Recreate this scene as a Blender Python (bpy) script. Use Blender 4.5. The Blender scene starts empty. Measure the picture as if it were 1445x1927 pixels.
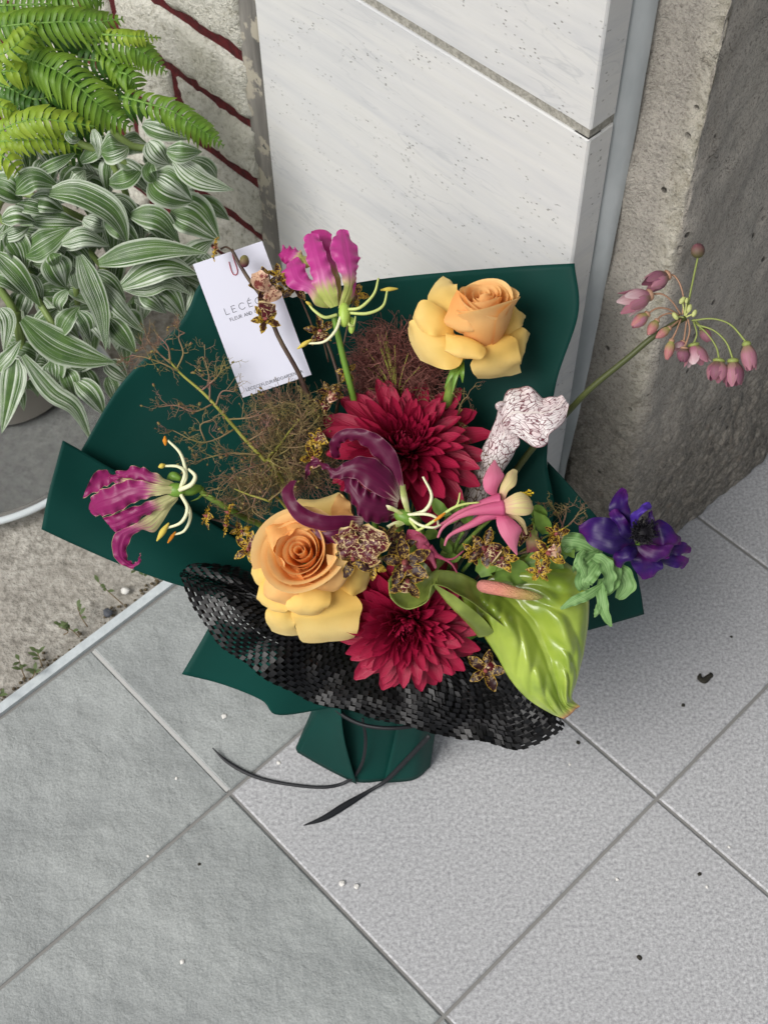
import bpy, bmesh, math, random
from mathutils import Vector, Matrix, noise as mn
R = math.radians
scene = bpy.context.scene
COL = scene.collection

# ------------------------------------------------------------------ camera
F_PX, W_PX, H_PX = 2511.0, 1445.0, 1927.0
CX, CY = W_PX / 2, H_PX / 2
PITCH, ROLL, CAM_H = R(54.4), R(-1.1), 1.2427
_fw = Vector((0, math.cos(PITCH), -math.sin(PITCH)))
_rt = Vector((1, 0, 0))
_up = _rt.cross(_fw)
RT = _rt * math.cos(ROLL) + _up * math.sin(ROLL)
UP = _up * math.cos(ROLL) - _rt * math.sin(ROLL)
FW = _fw
CAM = Vector((0, 0, CAM_H))
cd = bpy.data.cameras.new('camera')
cam = bpy.data.objects.new('camera', cd)
COL.objects.link(cam)
cam.matrix_world = Matrix(((RT.x, UP.x, -FW.x, CAM.x), (RT.y, UP.y, -FW.y, CAM.y), (RT.z, UP.z, -FW.z, CAM.z), (0, 0, 0, 1)))
cd.sensor_fit = 'HORIZONTAL'
cd.sensor_width = 36.0
cd.lens = 36.0 * F_PX / W_PX
cd.clip_start, cd.clip_end = 0.02, 500
cd.dof.use_dof = True
cd.dof.focus_distance = 1.09
cd.dof.aperture_fstop = 20.0
scene.camera = cam

# ------------------------------------------------------------------ sky and sun (overcast)
SUN_DIR = Vector((-0.56, -0.48, 0.80)).normalized()      # towards the sun
elev = math.asin(SUN_DIR.z)
world = bpy.data.worlds.new('World')
scene.world = world
world.use_nodes = True
wn = world.node_tree
wn.nodes.clear()
sky = wn.nodes.new('ShaderNodeTexSky')
sky.sky_type = 'NISHITA'
sky.sun_disc = False
sky.sun_elevation = elev
sky.sun_rotation = math.atan2(SUN_DIR.x, SUN_DIR.y)
sky.air_density, sky.dust_density, sky.ozone_density = 1.0, 4.0, 1.0
hs = wn.nodes.new('ShaderNodeHueSaturation')
hs.inputs['Saturation'].default_value = 0.42
bg = wn.nodes.new('ShaderNodeBackground')
bg.inputs['Strength'].default_value = 0.075
wo = wn.nodes.new('ShaderNodeOutputWorld')
wn.links.new(sky.outputs[0], hs.inputs['Color'])
wn.links.new(hs.outputs[0], bg.inputs['Color'])
wn.links.new(bg.outputs[0], wo.inputs[0])
sl = bpy.data.lights.new('sun', 'SUN')
sl.energy = 1.5
sl.angle = R(36)
sl.color = (1.0, 0.985, 0.965)
sun = bpy.data.objects.new('sun', sl)
COL.objects.link(sun)
sun.rotation_euler = (-SUN_DIR).to_track_quat('-Z', 'Y').to_euler()
sun.location = (-3, -2, 4)
scene.view_settings.view_transform = 'Standard'
scene.view_settings.look = 'None'
scene.view_settings.gamma = 1.0
scene.view_settings.exposure = 0.68

# ------------------------------------------------------------------ helpers: space
def ray(x, y):
    return FW * F_PX + RT * (x - CX) - UP * (y - CY)
def atz(x, y, z=0.0):
    d = ray(x, y)
    return CAM + d * ((z - CAM_H) / d.z)
def atd(x, y, d):
    return CAM + ray(x, y) * (d / F_PX)
D0 = 1.10
def P(x, y, h=0.0):
    """point of the bouquet seen at x, y; h = cm in front of the bouquet's middle plane"""
    return atd(x, y, D0 - h / 100.0)
def frame(x0, y0, s):
    return lambda x, y, h=0.0: (x0 + x * s, y0 + y * s, h)
TH = R(43.0)
DA = Vector((math.cos(TH), math.sin(TH), 0))
DB = Vector((math.sin(TH), -math.cos(TH), 0))
TILE = 0.30
P1 = atz(432, 1492)
M0 = atz(999, 1040)
def fl(a, b, z=0.0):
    v = P1 + DA * (a * TILE) + DB * (b * TILE)
    return Vector((v.x, v.y, z))

# ------------------------------------------------------------------ helpers: objects
def thing(name, label, cat, loc=(0, 0, 0), group=None):
    o = bpy.data.objects.new(name, None)
    o.empty_display_size = 0.02
    COL.objects.link(o)
    o.location = loc
    o['label'] = label
    o['category'] = cat
    if group:
        o['group'] = group
    return o
def base_of(o):
    b = Vector((0, 0, 0))
    while o is not None:
        b += o.location
        o = o.parent
    return b
def obj(name, verts, faces, mat, parent=None, uvs=None, smooth=True, kind=None, label=None, solid=0):
    """verts in world space; parents carry translations only"""
    b = base_of(parent) if parent else Vector((0, 0, 0))
    me = bpy.data.meshes.new(name)
    me.from_pydata([tuple(Vector(v) - b) for v in verts], [], faces)
    if uvs:
        ul = me.uv_layers.new(name='UVMap')
        for lp in me.loops:
            ul.data[lp.index].uv = uvs[lp.vertex_index]
    if smooth:
        me.polygons.foreach_set('use_smooth', [True] * len(me.polygons))
    if isinstance(mat, (list, tuple)):
        for m in mat:
            me.materials.append(m)
    elif mat:
        me.materials.append(mat)
    me.update()
    o = bpy.data.objects.new(name, me)
    COL.objects.link(o)
    o.parent = parent
    if kind:
        o['kind'] = kind
    if label:
        o['label'] = label
    if solid:
        sm = o.modifiers.new('thickness', 'SOLIDIFY')
        sm.thickness = solid
        sm.offset = 0
    return o
def tag(o, label, cat, group=None, kind=None):
    if label:
        o['label'] = label
    if cat:
        o['category'] = cat
    if group:
        o['group'] = group
    if kind:
        o['kind'] = kind
    return o

# ------------------------------------------------------------------ helpers: shapes
def cr(pts, t):
    """Catmull-Rom through pts (Vectors or floats), t in 0..1"""
    n = len(pts)
    if n == 1:
        return pts[0]
    s = min(max(t, 0.0), 1.0) * (n - 1)
    i = min(int(s), n - 2)
    f = s - i
    p1, p2 = pts[i], pts[i + 1]
    p0 = pts[i - 1] if i > 0 else p1 * 2 - p2
    p3 = pts[i + 2] if i + 2 < n else p2 * 2 - p1
    return (p1 * 2 + (p2 - p0) * f + (p0 * 2 - p1 * 5 + p2 * 4 - p3) * (f * f) + (p1 * 3 - p0 - p2 * 3 + p3) * (f * f * f)) * 0.5
def grid_faces(nu, nv, wrap=False, off=0):
    """nu x nv vertices, index j*nu+i"""
    fs = []
    for j in range(nv - 1):
        for i in range(nu if wrap else nu - 1):
            a = off + j * nu + i
            b = off + j * nu + (i + 1) % nu
            fs.append((a, b, b + nu, a + nu))
    return fs
class MB:
    def __init__(s):
        s.v, s.f, s.uv = [], [], []
    def add(s, v, f, uv=None):
        o = len(s.v)
        s.v += v
        s.f += [tuple(i + o for i in q) for q in f]
        s.uv += uv if uv else [(0.5, 0.5)] * len(v)
    def tube(s, pts, radii, n=6, seg=None, cap=True):
        pts = [Vector(p) for p in pts]
        seg = seg or max(2, 4 * (len(pts) - 1))
        if not isinstance(radii, (list, tuple)):
            radii = [radii, radii]
        vs, uv = [], []
        ref = None
        for j in range(seg + 1):
            t = j / seg
            c = cr(pts, t)
            tg = cr(pts, min(1, t + 0.02)) - cr(pts, max(0, t - 0.02))
            if tg.length < 1e-9:
                tg = Vector((0, 0, 1))
            tg.normalize()
            if ref is None:
                ref = tg.orthogonal().normalized()
            ref = (ref - tg * ref.dot(tg))
            if ref.length < 1e-6:
                ref = tg.orthogonal()
            ref.normalize()
            bi = tg.cross(ref)
            r = cr(list(radii), t)
            for i in range(n):
                a = 2 * math.pi * i / n
                vs.append(c + (ref * math.cos(a) + bi * math.sin(a)) * r)
                uv.append((i / n, t))
        fs = grid_faces(n, seg + 1, True)
        if cap:
            fs.append(tuple(range(n - 1, -1, -1)))
            fs.append(tuple(seg * n + i for i in range(n)))
        s.add(vs, fs, uv)
    def blob(s, c, ax, r, ln, n=8, m=6, pw=1.0, bend=0):
        """ellipsoid along ax (unit), radius r, half length ln"""
        ax = Vector(ax).normalized()
        e1 = ax.orthogonal().normalized()
        e2 = ax.cross(e1)
        vs, uv = [], []
        for j in range(m + 1):
            th = math.pi * j / m
            for i in range(n):
                a = 2 * math.pi * i / n
                rr = r * max(math.sin(th), 0.02) ** pw
                vs.append(Vector(c) - ax * (ln * math.cos(th)) + (e1 * math.cos(a) + e2 * math.sin(a)) * rr)
                uv.append((i / n, j / m))
        s.add(vs, grid_faces(n, m + 1, True), uv)
    def box(s, c, ex, ey, ez):
        c = Vector(c)
        vs = [c + ex * a + ey * b + ez * d for d in (-1, 1) for b in (-1, 1) for a in (-1, 1)]
        s.add(vs, [(0, 2, 3, 1), (4, 5, 7, 6), (0, 1, 5, 4), (2, 6, 7, 3), (0, 4, 6, 2), (1, 3, 7, 5)])
    def build(s, name, mat, parent=None, **k):
        return obj(name, s.v, s.f, mat, parent, uvs=s.uv, **k)
def strip(ctrl, widths, normal=None, cup=0.0, ruffle=0.0, rf=5, ph=0.0, nu=7, nv=14, twist=None, keel=0.0):
    """leaf or petal blade: centre line ctrl (world), half widths (m) along it, blade facing `normal`"""
    ctrl = [Vector(c) for c in ctrl]
    vs, uv = [], []
    for j in range(nv + 1):
        t = j / nv
        c = cr(ctrl, t)
        T = (cr(ctrl, min(1, t + 0.03)) - cr(ctrl, max(0, t - 0.03))).normalized()
        N = Vector(cr(normal, t)) if isinstance(normal, list) else (Vector(normal) if normal is not None else CAM - c)
        N = N - T * N.dot(T)
        N.normalize()
        S = T.cross(N)
        if twist:
            a = cr(list(twist), t)
            S, N = S * math.cos(a) + N * math.sin(a), N * math.cos(a) - S * math.sin(a)
        w = max(cr(list(widths), t), 1e-5)
        for i in range(nu):
            a = 2 * i / (nu - 1) - 1
            wob = ruffle * w * a * a * math.sin(2 * math.pi * rf * t + ph + (1.9 if a > 0 else 0)) * min(1, 3 * t)
            vs.append(c + S * (a * w * (1 - 0.12 * abs(cup) * a * a)) + N * (cup * w * a * a + wob - keel * w * max(0, 1 - 5 * abs(a))))
            uv.append((i / (nu - 1), t))
    return vs, grid_faces(nu, nv + 1), uv
def lr(L, Rr, bulge=0.0, nu=9, nv=14, ruffle=0.0, rf=4, ph=0.0, roll=0.0, tip=0.0, world=False, vein=0.0, nz=.10):
    """petal between two traced edges (x, y, h) base -> tip; bulge cm towards the viewer"""
    conv = (lambda p: Vector(p)) if world else (lambda p: P(*p))
    A = [conv(p) for p in L]
    B = [conv(p) for p in Rr]
    vs, uv = [], []
    for j in range(nv + 1):
        t = j / nv
        a, b = cr(A, t), cr(B, t)
        w = (b - a).length
        T = (cr(A, min(1, t + 0.03)) + cr(B, min(1, t + 0.03))) - (cr(A, max(0, t - 0.03)) + cr(B, max(0, t - 0.03)))
        N = (b - a).cross(T)
        n0 = (CAM - a).normalized()
        if N.length < 1e-9:
            N = n0
        N.normalize()
        if N.dot(n0) < 0:
            N = -N
        N = (N + n0 * 0.35).normalized()
        for i in range(nu):
            u = i / (nu - 1)
            e = abs(2 * u - 1)
            k = max(-.22 * w, min(.22 * w, bulge / 100)) * (1 - e * e) * (0.35 + 0.65 * math.sin(math.pi * min(1, t * 0.85 + 0.08)))
            k += ruffle / 100 * e ** 3 * math.sin(2 * math.pi * rf * t + ph + (2.0 if u > .5 else 0)) * min(1, 2.5 * t)
            k -= roll / 100 * max(0, (t - 0.7) / 0.3) ** 2
            k -= vein / 100 * max(0, 1 - 6 * e)
            q0 = a.lerp(b, u)
            k += nz / 100 * (mn.noise(q0 * 75) + .6 * mn.noise(q0 * 190)) * min(1, t * 3)
            ext = tip / 100 * (1 - e * e) * max(0, (t - 0.6) / 0.4) ** 2
            uu = u + (ruffle / 100 / max(w, .004) * .22 * math.sin(2 * math.pi * rf * t + ph * 1.3 + (1.1 if u > .5 else 0)) * e ** 4 * (1 if u > .5 else -1) * min(1, 2.5 * t) * (1 if t < .97 else 0) if ruffle else 0)
            vs.append(a + (b - a) * uu + N * k + (T.normalized() * ext if T.length > 1e-9 else Vector()))
            uv.append((u, t))
    return vs, grid_faces(nu, nv + 1), uv
def patch(rows, nu=30, nv=30, conv=None):
    """smooth sheet through rows of control points"""
    conv = conv or (lambda p: P(*p))
    G = [[conv(p) for p in r] for r in rows]
    vs, uv = [], []
    for j in range(nv):
        v = j / (nv - 1)
        for i in range(nu):
            u = i / (nu - 1)
            vs.append(cr([cr(r, u) for r in G], v))
            uv.append((u, v))
    return vs, grid_faces(nu, nv), uv

# ------------------------------------------------------------------ helpers: materials
def lin(h):
    h = h.lstrip('#')
    o = []
    for i in (0, 2, 4):
        c = int(h[i:i + 2], 16) / 255
        o.append(c / 12.92 if c <= 0.04045 else ((c + 0.055) / 1.055) ** 2.4)
    return (*o, 1.0)
class NT:
    def __init__(s, name):
        s.m = bpy.data.materials.new(name)
        s.m.use_nodes = True
        s.t = s.m.node_tree
        s.t.nodes.clear()
        s.out = s.n('ShaderNodeOutputMaterial')
        s.b = s.n('ShaderNodeBsdfPrincipled')
        s.l(s.b.outputs[0], s.out.inputs[0])
        s._tc = None
    def n(s, ty, **k):
        x = s.t.nodes.new(ty)
        for a, v in k.items():
            setattr(x, a, v)
        return x
    def l(s, a, b):
        s.t.links.new(a, b)
    def set(s, sock, v):
        if hasattr(v, 'node'):
            s.l(v, sock)
        else:
            sock.default_value = v
    def tc(s, w='Object'):
        if s._tc is None:
            s._tc = s.n('ShaderNodeTexCoord')
        return s._tc.outputs[w]
    def uv(s):
        x = s.n('ShaderNodeSeparateXYZ')
        s.l(s.tc('UV'), x.inputs[0])
        return x.outputs[0], x.outputs[1]
    def mapp(s, vec, sc=(1, 1, 1), rot=(0, 0, 0), loc=(0, 0, 0)):
        x = s.n('ShaderNodeMapping')
        s.l(vec, x.inputs[0])
        x.inputs['Scale'].default_value = sc
        x.inputs['Rotation'].default_value = rot
        x.inputs['Location'].default_value = loc
        return x.outputs[0]
    def noise(s, sc, det=3, rough=.55, vec=None, dist=0.0, col=False):
        x = s.n('ShaderNodeTexNoise')
        s.l(vec or s.tc(), x.inputs['Vector'])
        x.inputs['Scale'].default_value = sc
        x.inputs['Detail'].default_value = det
        x.inputs['Roughness'].default_value = rough
        x.inputs['Distortion'].default_value = dist
        return x.outputs[1 if col else 0]
    def vor(s, sc, vec=None, feat='F1', out=0, rnd=1.0):
        x = s.n('ShaderNodeTexVoronoi', feature=feat)
        s.l(vec or s.tc(), x.inputs['Vector'])
        x.inputs['Scale'].default_value = sc
        x.inputs['Randomness'].default_value = rnd
        return x.outputs[out]
    def ramp(s, fac, stops, interp='LINEAR'):
        x = s.n('ShaderNodeValToRGB')
        x.color_ramp.interpolation = interp
        el = x.color_ramp.elements
        while len(el) < len(stops):
            el.new(0.5)
        for e, (p, c) in zip(el, stops):
            e.position = p
            e.color = lin(c) if isinstance(c, str) else ((c, c, c, 1) if not isinstance(c, tuple) else c)
        s.set(x.inputs[0], fac)
        return x.outputs[0]
    def mix(s, fac, a, b, ty='MIX'):
        x = s.n('ShaderNodeMix', data_type='RGBA', blend_type=ty)
        s.set(x.inputs[0], fac)
        for k, v in ((6, a), (7, b)):
            s.set(x.inputs[k], lin(v) if isinstance(v, str) else v)
        return x.outputs[2]
    def math(s, op, a, b=0.0, c=None, clamp=False):
        x = s.n('ShaderNodeMath', operation=op, use_clamp=clamp)
        s.set(x.inputs[0], a)
        s.set(x.inputs[1], b)
        if c is not None:
            s.set(x.inputs[2], c)
        return x.outputs[0]
    def rng(s, v, a, b, c=0.0, d=1.0):
        x = s.n('ShaderNodeMapRange')
        s.set(x.inputs[0], v)
        for i, q in enumerate((a, b, c, d)):
            x.inputs[i + 1].default_value = q
        return x.outputs[0]
    def rand(s):
        return s.n('ShaderNodeObjectInfo').outputs['Random']
    def bump(s, h, st=.3, d=.002):
        x = s.n('ShaderNodeBump')
        s.set(x.inputs['Height'], h)
        x.inputs['Strength'].default_value = st
        x.inputs['Distance'].default_value = d
        s.l(x.outputs[0], s.b.inputs['Normal'])
        return x.outputs[0]
    def fin(s, color=None, rough=.5, spec=.5, trans=0.0, tcol=None, metal=0.0, coat=0.0, sheen=0.0):
        if color is not None:
            s.set(s.b.inputs['Base Color'], lin(color) if isinstance(color, str) else color)
        s.set(s.b.inputs['Roughness'], rough)
        s.set(s.b.inputs['Specular IOR Level'], spec)
        s.b.inputs['Metallic'].default_value = metal
        s.b.inputs['Coat Weight'].default_value = coat
        s.b.inputs['Sheen Weight'].default_value = sheen
        if trans:
            tr = s.n('ShaderNodeBsdfTranslucent')
            if tcol is None:
                tcol = color
            s.set(tr.inputs[0], lin(tcol) if isinstance(tcol, str) else tcol)
            mx = s.n('ShaderNodeMixShader')
            mx.inputs[0].default_value = trans
            s.l(s.b.outputs[0], mx.inputs[1])
            s.l(tr.outputs[0], mx.inputs[2])
            s.l(mx.outputs[0], s.out.inputs[0])
        return s.m
random.seed(7)
# ================================================================== SETTING
def m_slate():
    n = NT('slate_tile')
    o = n.mapp(n.tc('Generated'), (1, 1, 1))
    g = n.tc('Object')
    r = n.rand()
    v = n.n('ShaderNodeVectorMath', operation='ADD')
    n.l(g, v.inputs[0])
    cmb = n.n('ShaderNodeCombineXYZ')
    n.l(n.math('MULTIPLY', r, 37.0), cmb.inputs[0])
    n.l(cmb.outputs[0], v.inputs[1])
    vec = v.outputs[0]
    a = n.noise(11, 6, .52, vec)
    b = n.noise(48, 5, .6, vec, .2)
    c = n.noise(420, 2, .5, vec)
    col = n.ramp(a, [(0.3, '#929695'), (0.7, '#a6aaa8')])
    col = n.mix(n.rng(c, .35, .65, 0, .35), col, '#6f7371')
    col = n.mix(n.rng(b, .62, .75, 0, .25), col, '#a9aba8')
    h = n.math('ADD', n.math('MULTIPLY', a, 1.6), n.math('MULTIPLY', b, .35))
    h = n.math('ADD', h, n.math('MULTIPLY', c, .06))
    n.bump(h, .75, .010)
    return n.fin(col, .6, .3)
def m_granite():
    n = NT('granite_tile')
    r = n.rand()
    v = n.n('ShaderNodeVectorMath', operation='ADD')
    n.l(n.tc('Object'), v.inputs[0])
    cmb = n.n('ShaderNodeCombineXYZ')
    n.l(n.math('MULTIPLY', r, 23.0), cmb.inputs[0])
    n.l(cmb.outputs[0], v.inputs[1])
    vec = v.outputs[0]
    a = n.noise(300, 3, .75, vec)
    b = n.noise(900, 2, .6, vec)
    l = n.noise(4, 3, .5, vec)
    col = n.ramp(a, [(0.33, '#88888a'), (0.5, '#afb0b1'), (0.68, '#d0d1d2')])
    col = n.mix(n.rng(b, .4, .62, .0, .4), col, '#9d9d9f')
    col = n.mix(n.rng(l, .3, .7, 0, .2), col, '#a0a0a1')
    dk = n.noise(55, 2, .5, vec)
    col = n.mix(n.rng(dk, .70, .76, 0, .25), col, '#6c6c6c')
    n.bump(n.math('ADD', a, n.math('MULTIPLY', b, .5)), .10, .001)
    return n.fin(col, .55, .35)
def m_simple(name, col, rough=.6, spec=.4, **k):
    return NT(name).fin(col, rough, spec, **k)
def m_ground():
    n = NT('rough_concrete_ground')
    a = n.noise(9, 5, .6)
    b = n.noise(110, 4, .7)
    c = n.vor(170)
    col = n.ramp(b, [(0.32, '#77736b'), (0.5, '#a29e95'), (0.68, '#bdb9b0')])
    col = n.mix(n.rng(a, .35, .65, 0, .5), col, '#878279')
    col = n.mix(n.rng(n.noise(38, 3, .6), .62, .72, 0, .5), col, '#6a655b')
    h = n.math('ADD', n.math('MULTIPLY', b, 1.0), n.math('MULTIPLY', c, .35))
    n.bump(h, .8, .004)
    return n.fin(col, .9, .2)
def m_marble():
    n = NT('pale_travertine')
    u = n.tc('UV')
    s = n.mapp(u, (4, 26, 1), (0, 0, R(-9)))
    a = n.noise(1.0, 6, .62, s, .8)
    s2 = n.mapp(u, (10, 120, 1), (0, 0, R(-7)))
    b = n.noise(1.0, 4, .6, s2, .3)
    sp = n.noise(330, 2, .6, u)
    col = n.ramp(a, [(0.28, '#c0c2c4'), (0.42, '#cccdcd'), (0.6, '#d4d4d1'), (0.8, '#c9c9c5')])
    col = n.mix(n.rng(b, .35, .7, .0, .45), col, '#dfdfdd')
    vv = n.mapp(u, (5, 30, 1), (0, 0, R(-14)), (3, 1, 0))
    ve = n.noise(1.0, 5, .5, vv, 1.2)
    vein = n.math('ABSOLUTE', n.math('SUBTRACT', ve, .5))
    vk = n.rng(vein, 0.0, .014, .26, 0.0)
    vk = n.math('MULTIPLY', vk, n.rng(n.noise(6, 2, .5, u), .45, .6))
    col = n.mix(vk, col, '#8e949c')
    pv = n.mapp(u, (150, 260, 1))
    pits = n.vor(1.0, pv)
    pk = n.math('MULTIPLY', n.rng(pits, .12, .22, 1, 0), n.rng(n.noise(28, 2, .5, u), .5, .62))
    col = n.mix(n.math('MULTIPLY', pk, .7), col, '#6f6c66')
    h = n.math('SUBTRACT', n.math('MULTIPLY', sp, .12), pk)
    n.bump(h, .5, .002)
    return n.fin(col, .55, .35)
def m_brick():
    n = NT('cream_split_brick')
    a = n.noise(120, 5, .75)
    b = n.noise(260, 3, .7)
    r = n.rand()
    col = n.ramp(a, [(0.28, '#8a8777'), (0.40, '#d6d3c3'), (0.52, '#f2f0e4'), (0.75, '#eae7d7')])
    col = n.mix(n.rng(b, .58, .68, 0, .35), col, '#97957f')
    col = n.mix(n.rng(n.noise(6, 3), .56, .7, 0, .3), col, '#d6d3b8')
    col = n.mix(n.rng(n.noise(17, 2), .73, .76, 0, .7), col, '#a87a48')
    col = n.mix(n.math('MULTIPLY', r, .12), col, '#b9b7a6')
    h = n.math('ADD', a, n.math('MULTIPLY', b, .6))
    n.bump(h, 1.0, .008)
    return n.fin(col, .85, .2)
def m_plaster():
    n = NT('weathered_plaster')
    s = n.mapp(n.tc(), (40, 40, 5))
    a = n.noise(1, 5, .65, s)
    b = n.noise(30, 4, .6)
    col = n.ramp(a, [(0.3, '#5f5d59'), (0.55, '#85827c'), (0.75, '#a5a198')])
    col = n.mix(n.rng(b, .52, .56, 0, .75), col, '#b9b2a0')
    col = n.mix(n.rng(n.noise(70, 2), .68, .71, 0, .8), col, '#3c424b')
    n.bump(n.math('ADD', a, b), .4, .002)
    return n.fin(col, .85, .2)
def m_concrete():
    n = NT('weathered_concrete')
    u, v = n.uv()
    st = n.mapp(n.tc('UV'), (38, 5, 1))
    streak = n.noise(1, 5, .6, st, .3)
    a = n.noise(14, 6, .6)
    b = n.noise(160, 4, .7)
    col = n.ramp(a, [(0.3, '#a19a8f'), (0.55, '#c2bbb1'), (0.75, '#d2ccc1')])
    col = n.mix(n.rng(streak, .46, .70, 0, .45), col, '#847f76')
    wide = n.noise(1, 3, .5, n.mapp(n.tc('UV'), (9, 1.2, 1), loc=(5, 0, 0)))
    col = n.mix(n.rng(wide, .45, .62, 0, .5), col, '#b3afa6')
    # worn pale arris
    rd = n.math('ABSOLUTE', n.math('SUBTRACT', n.math('ADD', u, n.math('MULTIPLY', n.math('SUBTRACT', a, .5), .03)), .066))
    rk = n.rng(rd, .004, .026, 1, 0)
    rk = n.math('MULTIPLY', rk, n.rng(v, .14, .38))
    col = n.mix(n.math('MULTIPLY', rk, .75), col, n.ramp(n.noise(90, 4, .7), [(0.35, '#a8a28c'), (0.6, '#d8d4c4')]))
    # exposed aggregate towards the foot
    ag = n.vor(95, out=1)
    agd = n.vor(95)
    sep = n.n('ShaderNodeSeparateColor')
    n.l(ag, sep.inputs[0])
    agc = n.ramp(sep.outputs[0], [(0.0, '#4e4941'), (0.35, '#7d766b'), (0.65, '#8f877a'), (0.9, '#a59c8e'), (1, '#6a5a4a')])
    fk = n.math('ADD', n.rng(v, .10, .34, 1, 0), n.math('MULTIPLY', n.math('SUBTRACT', a, .5), 1.6), clamp=True)
    fk2 = n.math('MULTIPLY', fk, .8)
    col = n.mix(fk2, col, n.mix(n.rng(agd, .3, .6, 0, .8), agc, '#6b655b'))
    fine = n.noise(330, 4, .8)
    col = n.mix(n.rng(fine, .5, .68, 0, .55), col, '#c9c3b6')
    col = n.mix(n.rng(fine, .48, .34, 0, .6), col, '#5b554c')
    crk = n.math('ABSOLUTE', n.math('SUBTRACT', n.noise(24, 4, .6, None, .5), .5))
    col = n.mix(n.math('MULTIPLY', n.rng(crk, .0, .006, .7, 0), n.rng(n.noise(11, 2), .52, .6)), col, '#3f3a34')
    pit = n.math('MULTIPLY', n.rng(n.vor(46), .06, .14, 1, 0), n.rng(n.noise(20, 2), .5, .6))
    col = n.mix(n.math('MULTIPLY', pit, .8), col, '#3b3833')
    h = n.math('ADD', n.math('ADD', n.math('MULTIPLY', b, .5), n.math('MULTIPLY', fine, .3)), n.math('MULTIPLY', a, .4))
    h = n.math('SUBTRACT', h, n.math('MULTIPLY', pit, .8))
    h = n.math('SUBTRACT', h, n.math('MULTIPLY', n.math('MULTIPLY', agd, fk), 1.2))
    n.bump(h, 1.0, .009)
    return n.fin(col, .88, .2)

MAT_SLATE, MAT_GRANITE = m_slate(), m_granite()
MAT_GROUT = m_simple('grout', '#868582', .9, .1)
MAT_GROUT2 = m_simple('pale_grout', '#b9b9b6', .9, .1)
MAT_MARBLE, MAT_BRICK, MAT_PLASTER, MAT_CONC, MAT_GROUND = m_marble(), m_brick(), m_plaster(), m_concrete(), m_ground()

# ---- paving
B0 = -0.785                              # the metal edge trim
def quad(name, pts, mat, kind=None):
    o = obj(name, pts, [tuple(range(len(pts)))], mat, smooth=False)
    if kind:
        o['kind'] = kind
    return o
aM = (M0 - P1).dot(DA) / TILE
bM = (M0 - P1).dot(DB) / TILE
bed = quad('tile_pavement', [fl(-14, B0, -.0022), fl(-14, 14, -.0022), fl(14, 14, -.0022), fl(14, B0, -.0022)], MAT_GROUT, 'structure')
GAP = 0.0034
def tile(a0, a1, b0, b1, mat):
    g = GAP / TILE / 2
    a0, a1, b0, b1 = a0 + g, a1 - g, b0 + g, b1 - g
    e = 0.0016 / TILE
    vs = [fl(x, y, -.006) for x, y in ((a0, b0), (a0, b1), (a1, b1), (a1, b0))]
    vs += [fl(x, y, -.0013) for x, y in ((a0, b0), (a0, b1), (a1, b1), (a1, b0))]
    vs += [fl(x, y, random.uniform(-.0002, .0002)) for x, y in ((a0 + e, b0 + e), (a0 + e, b1 - e), (a1 - e, b1 - e), (a1 - e, b0 + e))]
    fs = [(0, 1, 5, 4), (1, 2, 6, 5), (2, 3, 7, 6), (3, 0, 4, 7), (4, 5, 9, 8), (5, 6, 10, 9), (6, 7, 11, 10), (7, 4, 8, 11), (8, 9, 10, 11)]
    obj('floor_tile', vs, fs, mat, bed, smooth=False)
for ia in range(-4, 5):
    for ib in range(-1, 6):
        b0 = B0 + 0.02 if ib == -1 else ib
        slate = ia < 0 or (ib == -1 and ia < 1)
        tile(ia, ia + 1, b0, ib + 1, MAT_SLATE if slate else MAT_GRANITE)
# pale joint between the two slate tiles of the first row
pts = [fl(-.0065, B0 + .03, -.0008), fl(-.0065, -.01, -.0008), fl(.0065, -.01, -.0008), fl(.0065, B0 + .03, -.0008)]
obj('pale_grout_joint', pts, [(0, 1, 2, 3)], MAT_GROUT2, bed, smooth=False)

# ---- aluminium trim
MAT_TRIM = NT('brushed_aluminium')
_n = MAT_TRIM.noise(160, 3, .6)
MAT_TRIM = MAT_TRIM.fin(MAT_TRIM.ramp(_n, [(0.3, '#bcc4c6'), (0.7, '#cfd6d8')]), .4, .5, metal=.1)
mb = MB()
hw = .0052 / TILE
c0, c1 = fl(-12, B0 - .004, 0), fl(aM - .02, B0 - .004, 0)
mb.box((c0 + c1) / 2 + Vector((0, 0, -.004)), (c1 - c0) / 2, DB * .0052, Vector((0, 0, .0072)))
tag(mb.build('edge_trim', MAT_TRIM, smooth=False), 'straight silvery metal strip edging the tiles beside the rough concrete', 'metal trim')

# ---- rough concrete ground on the far side of the trim
vs, uv = [], []
NA, NB = 110, 70
for j in range(NB):
    for i in range(NA):
        a = -2.4 + (aM + 2.6) * i / (NA - 1)
        b = B0 - .024 - 2.9 * (j / (NB - 1)) ** 1.2
        p = fl(a, b)
        edge = min(1, j / 3)
        z = -.004 + .0028 * mn.noise(p * 26) * edge + .0018 * mn.noise(p * 70) * edge + .004 * mn.noise(p * 7) * edge
        if j == 0:
            z = -.006
        vs.append(Vector((p.x, p.y, z)))
        uv.append((a, b))
obj('concrete_ground', vs, [tuple(reversed(f)) for f in grid_faces(NA, NB)], MAT_GROUND, uvs=uv, kind='structure')
far = quad('ground', [Vector((-60, -60, -.03)), Vector((60, -60, -.03)), Vector((60, 60, -.03)), Vector((-60, 60, -.03))], MAT_GROUND, 'structure')

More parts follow.
